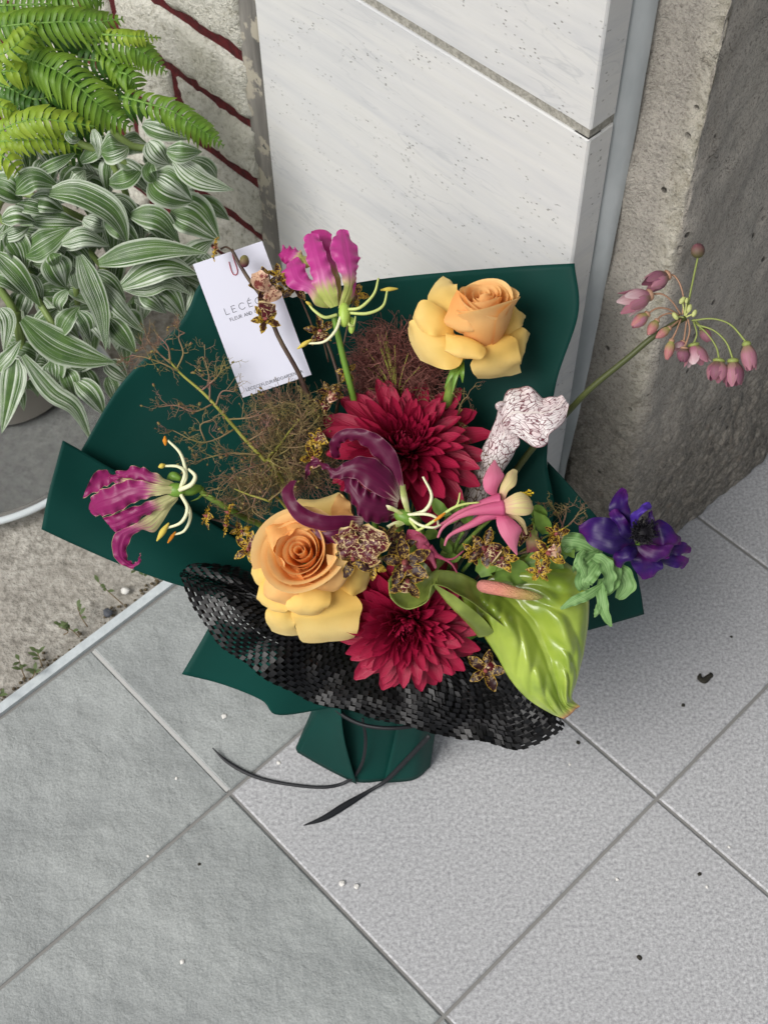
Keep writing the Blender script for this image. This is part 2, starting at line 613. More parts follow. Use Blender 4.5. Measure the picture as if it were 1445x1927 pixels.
# ---- stone pillar
def W(s, z, a=0.0):
    """point on the wall line: s along DB from the pillar's corner, a behind the face"""
    v = M0 + DB * s + DA * a
    return Vector((v.x, v.y, z))
pil = thing('stone_pillar', 'pale stone clad pillar with one sloping mortar joint behind the bouquet', 'pillar', W(-.2, 0, .05))
def slab(s0, s1, z0, z1, side=False):
    vs, fs, uvs = [], [], []
    th = .016
    def pt(s, z, d):
        return W(s, z, d) if not side else W(-d, z, s)
    e = .0012
    ring = [(s0, z0), (s1, z0), (s1, z1), (s0, z1)]
    inn = [(s0 + e, z0 + e), (s1 - e, z0 + e), (s1 - e, z1 - e), (s0 + e, z1 - e)]
    for s, z in ring:
        vs.append(pt(s, z, th)); uvs.append((s, z))
    for s, z in ring:
        vs.append(pt(s, z, e)); uvs.append((s, z))
    for s, z in inn:
        vs.append(pt(s, z, 0)); uvs.append((s, z))
    for k in range(4):
        q = (k + 1) % 4
        fs += [(k, q, q + 4, k + 4), (k + 4, q + 4, q + 8, k + 8)]
    fs.append((8, 9, 10, 11))
    obj('stone_slab', vs, fs, MAT_MARBLE, pil, uvs=uvs, smooth=False)
for z0, z1 in ((-.01, .5705), (.580, 1.18), (1.192, 3.2)):
    slab(-.405, -.0005, z0, z1)
    slab(.0008, .030, z0, z1, True)
mb = MB()
mb.box(W(-.2045, .9, .0553), DB * .2022, DA * .0528, Vector((0, 0, 2.3)))
MAT_MORT = NT('grey_mortar')
MAT_MORT.bump(MAT_MORT.noise(300, 3, .7), .5, .002)
MAT_MORT = MAT_MORT.fin(MAT_MORT.ramp(MAT_MORT.noise(260, 3, .7), [(0.35, '#86847c'), (0.65, '#b1aea4')]), .9, .1)
mb.build('mortar', MAT_MORT, pil, smooth=False)

# ---- brick wall
bw = thing('brick_wall', 'cream painted rough brick wall with dark red mortar behind the fern', 'brick wall', W(-.9, 0, .03))
MAT_RED = NT('red_mortar')
_r = MAT_RED.noise(90, 3, .6)
MAT_RED.bump(_r, .6, .003)
MAT_RED = MAT_RED.fin(MAT_RED.ramp(_r, [(0.3, '#330c10'), (0.6, '#5a171b'), (0.8, '#702426')]), .7, .3)
mb = MB()
mb.box(W(-1.27, .85, .0205), DB * .83, DA * .012, Vector((0, 0, .86)))
mb.build('mortar', MAT_RED, bw, smooth=False)
def brick(s0, s1, z0, z1):
    nu_, nv_ = 25, 10
    sd = random.random() * 50
    vs = []
    for j in range(nv_):
        for i in range(nu_):
            u, v = i / (nu_ - 1), j / (nv_ - 1)
            s = s0 + (s1 - s0) * u
            z = z0 + (z1 - z0) * v
            q = Vector((s * 30 + sd, z * 30, sd))
            rim = min(1, 6 * min(u * 2.6, (1 - u) * 2.6, v, 1 - v) + .0)
            d = .007 - .006 * rim ** .5 + .0036 * mn.noise(q) + .0034 * mn.noise(q * 2.7) + .0026 * mn.noise(q * 6.1)
            ed = (i in (0, nu_ - 1)) or (j in (0, nv_ - 1))
            if ed:
                s += .0022 * mn.noise(q * 2 + Vector((3, 0, 0)))
                z += .0022 * mn.noise(q * 2 + Vector((0, 9, 0)))
            vs.append(W(s, z, d))
    rimi = [i for i in range(nu_)] + [j * nu_ + nu_ - 1 for j in range(1, nv_)] + [(nv_ - 1) * nu_ + i for i in range(nu_ - 2, -1, -1)] + [j * nu_ for j in range(nv_ - 2, 0, -1)]
    fs = grid_faces(nu_, nv_)
    o = len(vs)
    for k in rimi:
        vs.append(vs[k] + DA * .02)
    for k in range(len(rimi)):
        q = (k + 1) % len(rimi)
        fs.append((rimi[q], rimi[k], o + k, o + q))
    obj('brick', vs, fs, MAT_BRICK, bw)
PZ = .0815
for r in range(0, 13):
    z0 = .013 + PZ * r
    jo = -.5745 if r % 2 == 1 else -.675
    js = [-.444 + random.uniform(-.004, .006)]
    k = jo
    while k > -1.6:
        js.append(k)
        k -= .215
    for q in range(len(js) - 1):
        brick(js[q + 1] + .007, js[q] - (.007 if q else -.004), z0 + .003, z0 + PZ - .0105)
# weathered upright edge between bricks and stone
vs, uv = [], []
for j in range(61):
    for i in range(9):
        z = 1.8 * (j / 60) ** 1.5
        u = i / 8
        s = -.4465 + .040 * u
        if i == 0:
            s += .0035 * mn.noise(Vector((z * 40, 2, 0)))
        d = .006 + .0025 * mn.noise(Vector((s * 90, z * 30, 4))) + (.012 if i in (0, 8) else 0)
        vs.append(W(s, z, d))
        uv.append((u, z))
obj('plaster_edge', vs, grid_faces(9, 61), MAT_PLASTER, bw, uvs=uv)

# ---- rough concrete wall on the right
cw = thing('concrete_wall', 'rough weathered grey concrete wall with a worn pale corner and gravelly foot', 'concrete wall', W(.06, 0, .3))
K_A, K_B = .0397, .0835
us = [0.008 * i for i in range(14)] + [.112 + .0065 * i for i in range(76)] + [.65, .8, 1.0, 1.4, 2.0]
zs = [.0068 * j for j in range(112)] + [.80, .9, 1.1, 1.6, 3.2]
def conc_pt(u, z):
    flare = .016 * math.exp(-(z / .16) ** 2) - .018 * min(1, z / .55)
    rr = .020                                         # softened corner
    if u < K_B - rr:
        a, b, na, nb = .034, u, -1, 0
    elif u < K_B + rr:
        t = (u - (K_B - rr)) / (2 * rr) * math.pi / 2
        a, b = .034 + rr - rr * math.cos(t), K_B - rr + rr * math.sin(t)
        na, nb = -math.cos(t), math.sin(t)
    else:
        a, b, na, nb = .034 + rr + (u - K_B - rr), K_B, 0, 1
    q = Vector((a * 1.0, b, z))
    w = 1 if u > .01 else u / .01
    ns = .006 * mn.noise(q * 9) + .0032 * mn.noise(q * 26) + .0022 * mn.noise(q * 70) * (1 + 1.2 * math.exp(-(z / .2) ** 2))
    chip = math.exp(-((u - .066) / .016) ** 2)
    ns += chip * (.004 * mn.noise(Vector((q.x, q.y, z * 1.6)) * 34) + .003 * mn.noise(q * 80))
    ns -= .002 * max(0, mn.noise(q * 55) - .35) * 4
    d = (flare + ns) * w
    return W(b + nb * d, z, a + na * d)
vs, uv = [], []
for z in zs:
    for u in us:
        vs.append(conc_pt(u, z))
        uv.append((u, z))
obj('wall_body', vs, grid_faces(len(us), len(zs)), MAT_CONC, cw, uvs=uv)
MAT_SEAL = NT('grey_sealant')
_n = MAT_SEAL.noise(1, 4, .5, MAT_SEAL.mapp(MAT_SEAL.tc(), (30, 30, 12)))
MAT_SEAL.bump(_n, .4, .004)
MAT_SEAL = MAT_SEAL.fin(MAT_SEAL.ramp(_n, [(0.3, '#9aa0a2'), (0.7, '#babfc0')]), .4, .5)
vs, uv = [], []
for j in range(121):
    z = 1.8 * j / 120
    for i in range(7):
        u = i / 6
        w = .0215 + .0008 * mn.noise(Vector((0, 3, z * 40))) * u
        a = .0305 + u * (min(.0165, max(-.004, .0315 - (.016 * math.exp(-(z / .16) ** 2) - .018 * min(1, z / .55)) - .0305 - .003)))
        b = -.004 + .014 * u + .003 * math.sin(math.pi * u) + .0006 * mn.noise(Vector((u, 8, z * 22)))
        vs.append(W(b, z, a))
        uv.append((u, z))
obj('sealant_bead', vs, grid_faces(7, 121), MAT_SEAL, cw, uvs=uv)

# ---- litter on the paving
MAT_CRUMB = m_simple('plaster_crumb', '#d6d4ce', .8, .2)
MAT_DIRT = m_simple('dark_dirt', '#35332d', .9, .2)
MAT_STONE = m_simple('dark_pebble', '#4c4f55', .6, .3)
def lump(name, x, y, r, mat, label, cat, group=None, fl_=.6):
    c = atz(x, y)
    m = MB()
    sd = random.random() * 20
    m.blob(c + Vector((0, 0, r * fl_ * .6)), (0, 0, 1), r, r * fl_, 9, 6)
    m.v = [v + (v - c).normalized() * r * .5 * mn.noise(v * 1.1 / r + Vector((sd, 0, 0))) for v in m.v]
    return tag(m.build(name, mat), label, cat, group)
lump('crumb', 644, 1664, .0028, MAT_CRUMB, 'white crumb beside its twin near the granite tile edge', 'crumb', 'pair of white crumbs')
lump('crumb', 671, 1669, .0029, MAT_CRUMB, 'white crumb beside its twin near the granite tile edge', 'crumb', 'pair of white crumbs')
for x, y, r in ((343, 1811, .0023), (525, 1436, .002), (422, 1349, .003), (279, 1612, .0015), (1372, 1595, .0015), (1161, 1655, .0018), (1330, 1670, .0016), (1072, 1439, .0015), (332, 1466, .0018)):
    lump('speck', x, y, r, MAT_CRUMB, 'tiny pale speck of grit lying on the tiles', 'grit', 'pale grit on the tiles', .35)
for x, y, r in ((1088, 1398, .0022), (1285, 1328, .002), (1203, 1803, .0024), (1316, 1646, .0021), (375, 1627, .0017), (1376, 1199, .0015)):
    lump('speck', x, y, r, MAT_DIRT, 'tiny dark speck of dirt lying on the tiles', 'dirt', 'dark dirt specks on the tiles', .3)
lump('pebble', 203, 1154, .0055, MAT_STONE, 'small dark grey pebble on the concrete beside the metal strip', 'pebble')
lump('pebble', 236, 1113, .005, MAT_CRUMB, 'small white stone chip on the concrete beside the metal strip', 'stone chip')
m = MB()
ctr = [atz(x, y, .0014) for x, y in ((1318, 1268), (1317, 1276), (1325, 1281), (1333, 1274), (1338, 1270), (1336, 1266))]
m.tube(ctr, [.0012, .0032, .0036, .003, .0026, .001], 6, 20)
m.v = [Vector((v.x, v.y, max(.0002, v.z * .6))) for v in m.v]
tag(m.build('dried_leaf_scrap', MAT_DIRT), 'dark curled scrap of dried leaf alone on the granite tile', 'leaf scrap')
MAT_WEED = NT('weed_leaf').fin('#5c6b44', .6, .3, trans=.2)
MAT_WEEDS = m_simple('weed_stem', '#6b5a40', .7, .2)
weeds = [((232, 1138), (200, 1110), (186, 1096)), ((165, 1180), (152, 1160), (146, 1142)), ((120, 1195), (128, 1188), (110, 1180)), ((80, 1255), (74, 1238), (68, 1222)), ((48, 1278), (40, 1258), (36, 1242)), ((300, 1095), (280, 1080), (255, 1073)), ((10, 1312), (4, 1310), (-3, 1308)), ((150, 1200), (135, 1186), (112, 1174)), ((58, 1280), (64, 1270), (66, 1262))]
for st in weeds:
    w0 = atz(*st[0])
    t = thing('weed', 'tiny green weed sprig growing in the crack along the metal strip', 'weed', w0, 'weeds along the metal strip')
    c = [atz(*st[0], 0), atz(*st[1], .008), atz(*st[2], .015)]
    m = MB()
    m.tube(c, [.0007, .0004], 5, 8)
    m.build('stem', MAT_WEEDS, t)
    for k in range(5):
        q = cr(c, .45 + .55 * k / 4)
        an = random.uniform(0, 6.3)
        dr = Vector((math.cos(an), math.sin(an), .5)) * random.uniform(.006, .011)
        obj('leaf', *strip([q, q + dr * .5 + Vector((0, 0, .001)), q + dr], [.0005, .0022, .0003], (0, 0, 1), nu=3, nv=5)[:2], MAT_WEED, t)
# dirt gathered along the strip
m = MB()
for k in range(260):
    a = random.uniform(-1.2, .45)
    b = B0 - .025 - abs(random.gauss(0, .03))
    if mn.noise(Vector((a * 6, 0, 2))) < -.1:
        continue
    r = random.uniform(.0008, .0024)
    m.blob(fl(a, b, -.002), (0, 0, 1), r, r * .7, 5, 4)
tag(m.build('crack_dirt', m_simple('crack_dirt', '#5d5443', .95, .1)), 'loose brown soil gathered in the crack along the metal strip', None, None, 'stuff')

# ---- unseen overhead slab, added to shade the pavement near the wall
mb = MB()
mb.box(W(.55, 2.5, -.30), DB * 1.35, DA * 1.0, Vector((0, 0, .08)))
o = mb.build('shade_slab', m_simple('shade_slab_grey', '#8f8d88', .8, .2), smooth=False)
o['kind'] = 'structure'
# ================================================================== POTTED PLANTS
def PD(x, y, d):
    return atd(x, y, d)
z1 = lambda x, y: (x * .3322, y * .3322)
z2 = lambda x, y: (x * .3322, 400 + y * .3322)
POT = Vector((-.46, 1.10, 0))
# clear saucer
sc = atz(-28, 800)
sc = Vector((sc.x, sc.y, 0))
MAT_GLASS = NT('clear_plastic')
MAT_GLASS.b.inputs['Transmission Weight'].default_value = .9
MAT_GLASS.b.inputs['IOR'].default_value = 1.2
MAT_GLASS = MAT_GLASS.fin('#cfd2d2', .2, .8)
prof = [(0.0, .002), (.135, .002), (.150, .006), (.160, .022), (.164, .024), (.167, .024), (.167, .021), (.163, .018), (.155, .0035), (.150, .0005), (0.0, .0005)]
vs, n_ = [], 72
for r_, z_ in prof:
    for i in range(n_):
        a = 2 * math.pi * i / n_
        vs.append(sc + Vector((math.cos(a) * max(r_, .0005), math.sin(a) * max(r_, .0005), z_)))
sau = thing('plant_saucer', 'clear round plant saucer with a pale rim on the concrete', 'saucer', sc)
obj('dish', vs, grid_faces(n_, len(prof), True), MAT_GLASS, sau)
m = MB()
m.tube([sc + Vector((math.cos(a) * .1655, math.sin(a) * .1655, .0225)) for a in [2 * math.pi * k / 48 for k in range(49)]], .0042, 8, 144, False)
m.build('rim', m_simple('pale_plastic_rim', '#cfd6d8', .25, .6), sau)
# pot, nearly hidden by the leaves
MAT_POT = NT('grey_pot').fin('#8d887f', .8, .3)
prof = [(0.0, .004), (.075, .004), (.080, .01), (.105, .20), (.112, .20), (.112, .225), (.103, .225), (.10, .20), (0.0, .20)]
vs = []
pc = Vector((POT.x, POT.y, 0))
for r_, z_ in prof:
    for i in range(40):
        a = 2 * math.pi * i / 40
        vs.append(pc + Vector((math.cos(a) * max(r_, .0005), math.sin(a) * max(r_, .0005), z_)))
tag(obj('plant_pot', vs, grid_faces(40, len(prof), True), MAT_POT), 'plain grey plant pot under the striped leaves', 'pot')

# ---- striped trailing plant
def m_stripe():
    n = NT('striped_leaf')
    u, v = n.uv()
    r = n.rand()
    e = n.math('ABSOLUTE', n.math('SUBTRACT', n.math('MULTIPLY', u, 2), 1))
    vec = n.n('ShaderNodeCombineXYZ')
    n.l(n.math('ADD', n.math('MULTIPLY', u, 13), n.math('MULTIPLY', r, 91)), vec.inputs[0])
    n.l(n.math('MULTIPLY', v, .55), vec.inputs[1])
    s = n.noise(1.0, 1.5, .5, vec.outputs[0])
    vec2 = n.n('ShaderNodeCombineXYZ')
    n.l(n.math('ADD', n.math('MULTIPLY', u, 34), n.math('MULTIPLY', r, 51)), vec2.inputs[0])
    n.l(n.math('MULTIPLY', v, .8), vec2.inputs[1])
    s2 = n.noise(1.0, 1, .5, vec2.outputs[0])
    s = n.math('ADD', s, n.math('MULTIPLY', n.math('SUBTRACT', n.math('FRACT', n.math('MULTIPLY', r, 7.31)), .55), .16))
    k = n.rng(s, .53, .60)
    k = n.math('MAXIMUM', k, n.math('MULTIPLY', n.rng(s2, .58, .66), .7))
    k = n.math('MAXIMUM', k, n.math('MULTIPLY', n.rng(e, .80, .92), .75))
    green = n.mix(n.rng(n.noise(60, 3), .35, .65), '#38562a', '#58783a')
    green = n.mix(n.math('MULTIPLY', r, .4), green, '#55703f')
    silver = n.mix(n.rng(n.noise(90, 3), .35, .65), '#b4c0ab', '#cdd5c6')
    col = n.mix(k, green, silver)
    mid = n.rng(e, .0, .05, .5, 0)
    col = n.mix(mid, col, '#54703a')
    n.bump(n.math('ADD', s2, n.math('MULTIPLY', n.noise(300, 2), .2)), .25, .002)
    return n.fin(col, .42, .4, trans=.09)
MAT_STRIPE = m_stripe()
MAT_VINE = m_simple('vine_stem', '#74884a', .5, .4)
tr = thing('striped_plant', 'trailing plant with green and silver striped leaves below the fern', 'plant', POT)
def dep(x, y):
    return 1.315 + .00027 * (y - 300) + .00006 * max(0, 120 - x)
def sleaf(c, w, h=0.0, cup=.25, parent=None):
    """c: traced points base..tip in photo pixels, w full width px, h cm up"""
    pts = []
    n = len(c)
    for k, (x, y) in enumerate(c):
        t = k / (n - 1)
        lift = math.sin(math.pi * (t * .8 + .1)) * .012 - .012 * t * t
        pts.append(PD(x, y, dep(x, y) - h / 100 - lift))
    if len(pts) == 2:
        mid_ = (pts[0] + pts[1]) / 2 + (CAM - pts[0]).normalized() * .012
        pts = [pts[0], mid_, pts[1]]
    hw_ = w * 1.1 / 2 * dep(*c[0]) / F_PX
    up_ = Vector((random.uniform(-.35, .35), random.uniform(-.3, .2), 1.0)).normalized()
    nrm = ((CAM - pts[0]).normalized() * 1.2 + up_ * .6 + Vector((random.uniform(-.35, .35), 0, 0))).normalized()
    tw = random.uniform(-.5, .5)
    v, f, uv = strip(pts, [.30 * hw_, .86 * hw_, 1.0 * hw_, .86 * hw_, .52 * hw_, .02 * hw_], nrm, cup * random.uniform(-.7, 1.4), .07, random.uniform(1.5, 3), random.uniform(0, 6), 11, 16, [tw * .2, tw * .5, tw], keel=.10)
    obj('leaf', v, f, MAT_STRIPE, tr, uvs=uv)
Z = lambda f, L: [f(*p) for p in L]
big = [
 (z1, [(280, 1090), (430, 1090), (600, 1170), (680, 1260), (725, 1385)], 150, 4), (z1, [(140, 1440), (250, 1370), (405, 1285)], 165, 4),
 (z1, [(350, 1400), (470, 1345), (625, 1395)], 105, 3), (z1, [(80, 1085), (190, 1010), (338, 1058)], 125, 4),
 (z1, [(210, 975), (320, 925), (430, 865)], 66, 3), (z1, [(-60, 1020), (50, 1070), (128, 1130)], 160, 4.5),
 (z1, [(90, 1150), (200, 1175), (300, 1205)], 95, 3), (z1, [(170, 1130), (270, 1140), (362, 1195)], 125, 2.5),
 (z1, [(10, 1240), (100, 1215), (205, 1258)], 105, 4), (z1, [(0, 1340), (90, 1315), (168, 1280)], 84, 4),
 (z1, [(60, 1310), (95, 1400), (150, 1530)], 125, 3.5), (z1, [(180, 1250), (330, 1250), (480, 1270)], 110, 2),
 (z1, [(470, 1240), (540, 1270), (618, 1290)], 95, 2), (z1, [(860, 1000), (960, 1070), (1092, 1140)], 215, 4.5),
 (z1, [(575, 850), (650, 830), (728, 828)], 175, 4), (z1, [(945, 850), (1040, 860), (1145, 858)], 115, 5),
 (z1, [(985, 905), (1130, 1010), (1325, 1075)], 120, 4), (z1, [(880, 1020), (845, 970), (862, 900)], 85, 4.5),
 (z1, [(620, 1030), (720, 1010), (810, 950)], 115, 2), (z1, [(740, 1215), (900, 1240), (1020, 1375)], 125, 3),
 (z1, [(970, 1180), (1100, 1220), (1245, 1360)], 225, 1.5), (z1, [(810, 700), (930, 740), (1080, 785)], 120, 2),
 (z1, [(840, 800), (890, 870), (960, 930)], 120, 4), (z1, [(530, 730), (550, 820), (555, 905)], 60, 3),
 (z1, [(400, 1040), (445, 1000), (480, 960)], 90, 3), (z1, [(380, 740), (410, 780), (455, 785)], 60, 4),
 (z1, [(1080, 900), (1180, 950), (1230, 1010)], 90, 2), (z1, [(600, 1130), (720, 1200), (800, 1390)], 130, 1.5),
 (z2, [(560, 285), (760, 230), (950, 210), (1175, 230)], 135, 4.5), (z2, [(690, 415), (850, 320), (980, 300), (1125, 350)], 150, 4),
 (z2, [(700, 425), (830, 430), (950, 400), (1090, 465)], 85, 3), (z2, [(450, 240), (510, 400), (570, 560), (600, 780)], 120, 4.5),
 (z2, [(575, 400), (680, 540), (825, 685)], 95, 3.5), (z2, [(130, 600), (300, 740), (470, 810), (655, 850)], 175, 5),
 (z2, [(130, 810), (290, 1010), (430, 1110), (525, 1310)], 105, 4), (z2, [(300, 840), (305, 900), (310, 975)], 120, 3.5),
 (z2, [(290, 240), (330, 330), (375, 425)], 160, 4.5), (z2, [(290, 230), (310, 265), (320, 315)], 85, 5.2),
 (z2, [(-20, 230), (100, 350), (230, 535)], 115, 4.5), (z2, [(0, 540), (40, 620), (20, 790)], 95, 3),
 (z2, [(90, 830), (70, 980), (10, 1250)], 135, 4), (z2, [(-30, 900), (50, 820), (120, 720)], 85, 3.5),
 (z2, [(430, 950), (520, 1030), (595, 1150)], 115, 3), (z2, [(620, 600), (690, 690), (770, 800)], 115, 2.5),
 (z2, [(600, 850), (670, 900), (735, 955)], 120, 2), (z2, [(445, 560), (490, 630), (520, 735)], 95, 4),
 (z2, [(500, 580), (570, 660), (622, 775)], 85, 3.5), (z2, [(330, 690), (380, 600), (450, 530)], 105, 4),
 (z2, [(790, 450), (870, 490), (945, 570)], 115, 3), (z2, [(890, 420), (970, 470), (1045, 590)], 110, 1.5),
 (z2, [(40, 110), (110, 200), (145, 340)], 125, 3.8), (z2, [(370, 890), (400, 960), (430, 1055)], 105, 3),
 (z2, [(610, 930), (640, 1000), (655, 1075)], 85, 1.5), (z2, [(190, 640), (260, 590), (330, 540)], 95, 2),
 (z2, [(140, 350), (200, 420), (240, 530)], 80, 3), (z2, [(700, 560), (760, 620), (800, 760)], 100, 1.2),
 (z2, [(600, 60), (700, 100), (790, 190)], 110, 2.5), (z2, [(800, 40), (880, 70), (940, 170)], 95, 2.5),
 (z2, [(160, 950), (190, 990), (215, 1045)], 70, 2), (z2, [(380, 440), (330, 510), (345, 560)], 70, 2.5),
 (z2, [(440, 430), (420, 350), (390, 290)], 70, 3), (z2, [(350, 170), (480, 130), (620, 185)], 110, 4.5),
]
for f_, c_, w_, h_ in big:
    sleaf(Z(f_, c_), w_ * .3322, h_ + random.uniform(-.3, .3))
for k in range(165):                                   # the leaves behind them
    x = random.uniform(-25, 385)
    y = random.uniform(250, 760)
    if y > 560 and x > 260 - (y - 560) * .55:
        continue
    if x > 300 and (y < 330 or y > 560):
        continue
    if y > 640 and random.random() < .55:
        continue
    an = random.uniform(-.7, 1.9)
    ln = random.uniform(55, 95)
    c_ = [(x, y), (x + math.cos(an) * ln * .55, y + math.sin(an) * ln * .5 - 4), (x + math.cos(an) * ln, y + math.sin(an) * ln + 6)]
    sleaf(c_, random.uniform(28, 46), random.uniform(-2.5, 1.2))
vines = [(z2, [(-40, 380), (60, 520), (110, 640), (130, 780), (170, 900)], .0046), (z2, [(380, 120), (420, 300), (430, 420), (440, 520)], .004),
         (z1, [(500, 600), (620, 720), (740, 820), (860, 840)], .0042), (z1, [(420, 800), (600, 880), (700, 1060), (730, 1180)], .004),
         (z2, [(200, 40), (460, 180), (640, 380), (700, 420)], .0036), (z2, [(90, 560), (110, 700), (140, 820)], .0052), (z1, [(690, 905), (740, 930), (850, 960)], .004)]
for f_, c_, r_ in vines:
    m = MB()
    m.tube([PD(*q, dep(*q) - .012) for q in Z(f_, c_)], [r_, r_ * .8], 7, 16)
    m.build('stem', MAT_VINE, tr)
m = MB()
for k in range(5):
    a = k * 1.3
    q = PD(*[(60, 520), (180, 420), (260, 330), (120, 640), (20, 430)][k], 1.36)
    m.tube([pc + Vector((math.cos(a) * .05, math.sin(a) * .05, .19)), pc.lerp(q, .5) + Vector((0, 0, .17)), q], .0035, 6, 12)
m.build('root_stem', MAT_VINE, tr)

# ---- fern
def m_fern():
    n = NT('fern_green')
    u, v = n.uv()
    r = n.rand()
    col = n.mix(v, '#5b8528', '#8bab38')
    col = n.mix(n.math('MULTIPLY', r, .45), col, '#4b7828')
    e = n.math('ABSOLUTE', n.math('SUBTRACT', n.math('MULTIPLY', u, 2), 1))
    col = n.mix(n.rng(e, 0, .12, .35, 0), col, '#a9cc5c')
    return n.fin(col, .45, .35, trans=.25)
def m_fern2():
    n = NT('young_fern_green')
    r = n.rand()
    u, v = n.uv()
    col = n.mix(v, '#93b033', '#adc048')
    col = n.mix(n.math('MULTIPLY', r, .4), col, '#74a034')
    return n.fin(col, .45, .35, trans=.3)
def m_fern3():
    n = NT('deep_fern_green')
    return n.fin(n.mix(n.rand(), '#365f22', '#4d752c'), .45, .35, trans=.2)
MAT_FERN, MAT_FERN_Y, MAT_FERN_D = m_fern(), m_fern2(), m_fern3()
MAT_RACHIS = m_simple('fern_rachis', '#6f9440', .5, .3)
fern = thing('fern_plant', 'lush bright green sword fern in front of the brick wall', 'fern', POT + Vector((-.02, .05, .2)))
def fdep(x, y):
    return 1.30 + .00010 * (y - 150)
def frond(ctrl, ln, n, mats, h=0.0, single=True, lift=0.0, droop=.3):
    """traced midrib in photo pixels; ln leaflet length px"""
    pts = []
    for k, (x, y) in enumerate(ctrl):
        t = k / (len(ctrl) - 1)
        pts.append(PD(x, y, fdep(x, y) - h / 100 - .012 * math.sin(math.pi * t) + .01 * t))
    m = MB()
    m.tube(pts, [.0013, .0007], 5, 24)
    fr = m.build('frond', MAT_RACHIS, fern)
    s = fdep(*ctrl[0]) / F_PX
    jm = MB()
    tot = sum((pts[i + 1] - pts[i]).length for i in range(len(pts) - 1))
    n = int(n * .84)
    for k in range(n):
        t = .03 + .96 * k / (n - 1)
        c = cr(pts, t)
        T = (cr(pts, min(1, t + .03)) - cr(pts, max(0, t - .03))).normalized()
        N = ((CAM - c).normalized() + Vector((0, 0, .5))).normalized()
        N = (N - T * N.dot(T)).normalized()
        S = T.cross(N)
        env = min(1, .72 + t * 1.0) * (1 - t ** 5 * .75) * (1.0 if t < .72 else 1 - (t - .72) * 1.6)
        for sg in (-1, 1):
            L = ln * 1.2 * s * env * random.uniform(.9, 1.06)
            dr = (S * sg + T * (.22 + .25 * t) + N * random.uniform(-.25, .10)).normalized()
            dn = -N * L * droop * random.uniform(.3, 1.3) + Vector((0, 0, -1)) * L * droop * .5
            q = [c + N * .0005, c + dr * L * .5 + N * L * .06 + T * L * .02, c + dr * L * .94 + dn + T * L * .24]
            w = min(tot / n * .45, L * .24) * random.uniform(.9, 1.1)
            nr = (N + T * random.uniform(-.3, .3)).normalized()
            v, f, uv = strip(q, [w * .75, w * 1.02, w * .95, w * .62, w * .05], nr, .22, .08, 3, random.random() * 6, 5, 7)
            if single:
                obj('leaflet', v, f, mats, fr, uvs=uv)
            else:
                jm.add(v, f, uv)
    if not single:
        jm.build('leaflets', mats, fr, kind='stuff')
G, Y_, D_ = MAT_FERN, MAT_FERN_Y, MAT_FERN_D
frond(Z(z1, [(-60, 155), (120, 135), (330, 122), (520, 122), (695, 105)]), 39, 25, G, 3.0)
frond(Z(z1, [(120, 320), (230, 355), (370, 425), (510, 545), (620, 640), (740, 722)]), 47, 25, G, 3.0)
frond(Z(z1, [(690, 545), (860, 590), (980, 630), (1090, 700), (1180, 760), (1268, 825)]), 28, 23, G, 3.5)
frond(Z(z1, [(480, 215), (640, 235), (760, 270), (850, 330), (943, 408)]), 29, 20, G, 2.0)
frond(Z(z1, [(560, 190), (700, 200), (800, 205), (910, 212)]), 16, 16, Y_, 2.8)
frond(Z(z1, [(0, 740), (110, 690), (230, 672), (380, 690), (548, 716)]), 30, 17, Y_, 4.5)
frond(Z(z1, [(0, 800), (140, 790), (300, 790), (465, 845)]), 25, 16, Y_, 3.0)
for c_, l_, n_, mt_, h_ in (
 ([(-80, 330), (40, 290), (130, 210), (215, 110)], 24, 12, Y_, 5), ([(-90, 560), (0, 600), (60, 625), (115, 665)], 17, 12, Y_, 4.5),
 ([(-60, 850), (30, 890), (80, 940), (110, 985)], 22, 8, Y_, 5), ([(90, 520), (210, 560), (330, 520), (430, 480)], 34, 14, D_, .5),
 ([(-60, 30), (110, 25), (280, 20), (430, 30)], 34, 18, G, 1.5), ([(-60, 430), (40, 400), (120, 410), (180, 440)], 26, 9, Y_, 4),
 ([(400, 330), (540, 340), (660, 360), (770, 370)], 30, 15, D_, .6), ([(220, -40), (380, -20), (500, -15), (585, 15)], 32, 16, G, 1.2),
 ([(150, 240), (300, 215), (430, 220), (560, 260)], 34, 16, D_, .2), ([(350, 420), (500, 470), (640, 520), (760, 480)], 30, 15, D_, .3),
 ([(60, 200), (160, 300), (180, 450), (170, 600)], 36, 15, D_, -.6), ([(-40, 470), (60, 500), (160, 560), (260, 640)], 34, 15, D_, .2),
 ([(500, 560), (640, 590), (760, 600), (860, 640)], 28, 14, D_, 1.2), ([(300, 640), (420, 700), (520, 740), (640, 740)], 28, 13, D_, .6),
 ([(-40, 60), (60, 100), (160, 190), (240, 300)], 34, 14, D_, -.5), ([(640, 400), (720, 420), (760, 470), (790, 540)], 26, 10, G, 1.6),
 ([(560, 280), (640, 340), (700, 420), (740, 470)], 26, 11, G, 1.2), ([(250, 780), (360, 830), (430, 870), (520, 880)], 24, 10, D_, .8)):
    frond(Z(z1, c_), l_, n_, mt_, h_, False)
for k in range(22):
    x0, y0 = random.uniform(-60, 520), random.uniform(60, 700)
    an = random.uniform(-.3, .9)
    l_ = random.uniform(220, 360)
    if x0 + l_ > 720:
        continue
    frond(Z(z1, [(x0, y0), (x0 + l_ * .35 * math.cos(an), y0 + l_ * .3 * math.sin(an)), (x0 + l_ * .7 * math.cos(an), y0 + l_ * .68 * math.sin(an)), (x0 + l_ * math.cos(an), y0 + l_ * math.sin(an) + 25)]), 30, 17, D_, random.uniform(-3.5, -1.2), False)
m = MB()
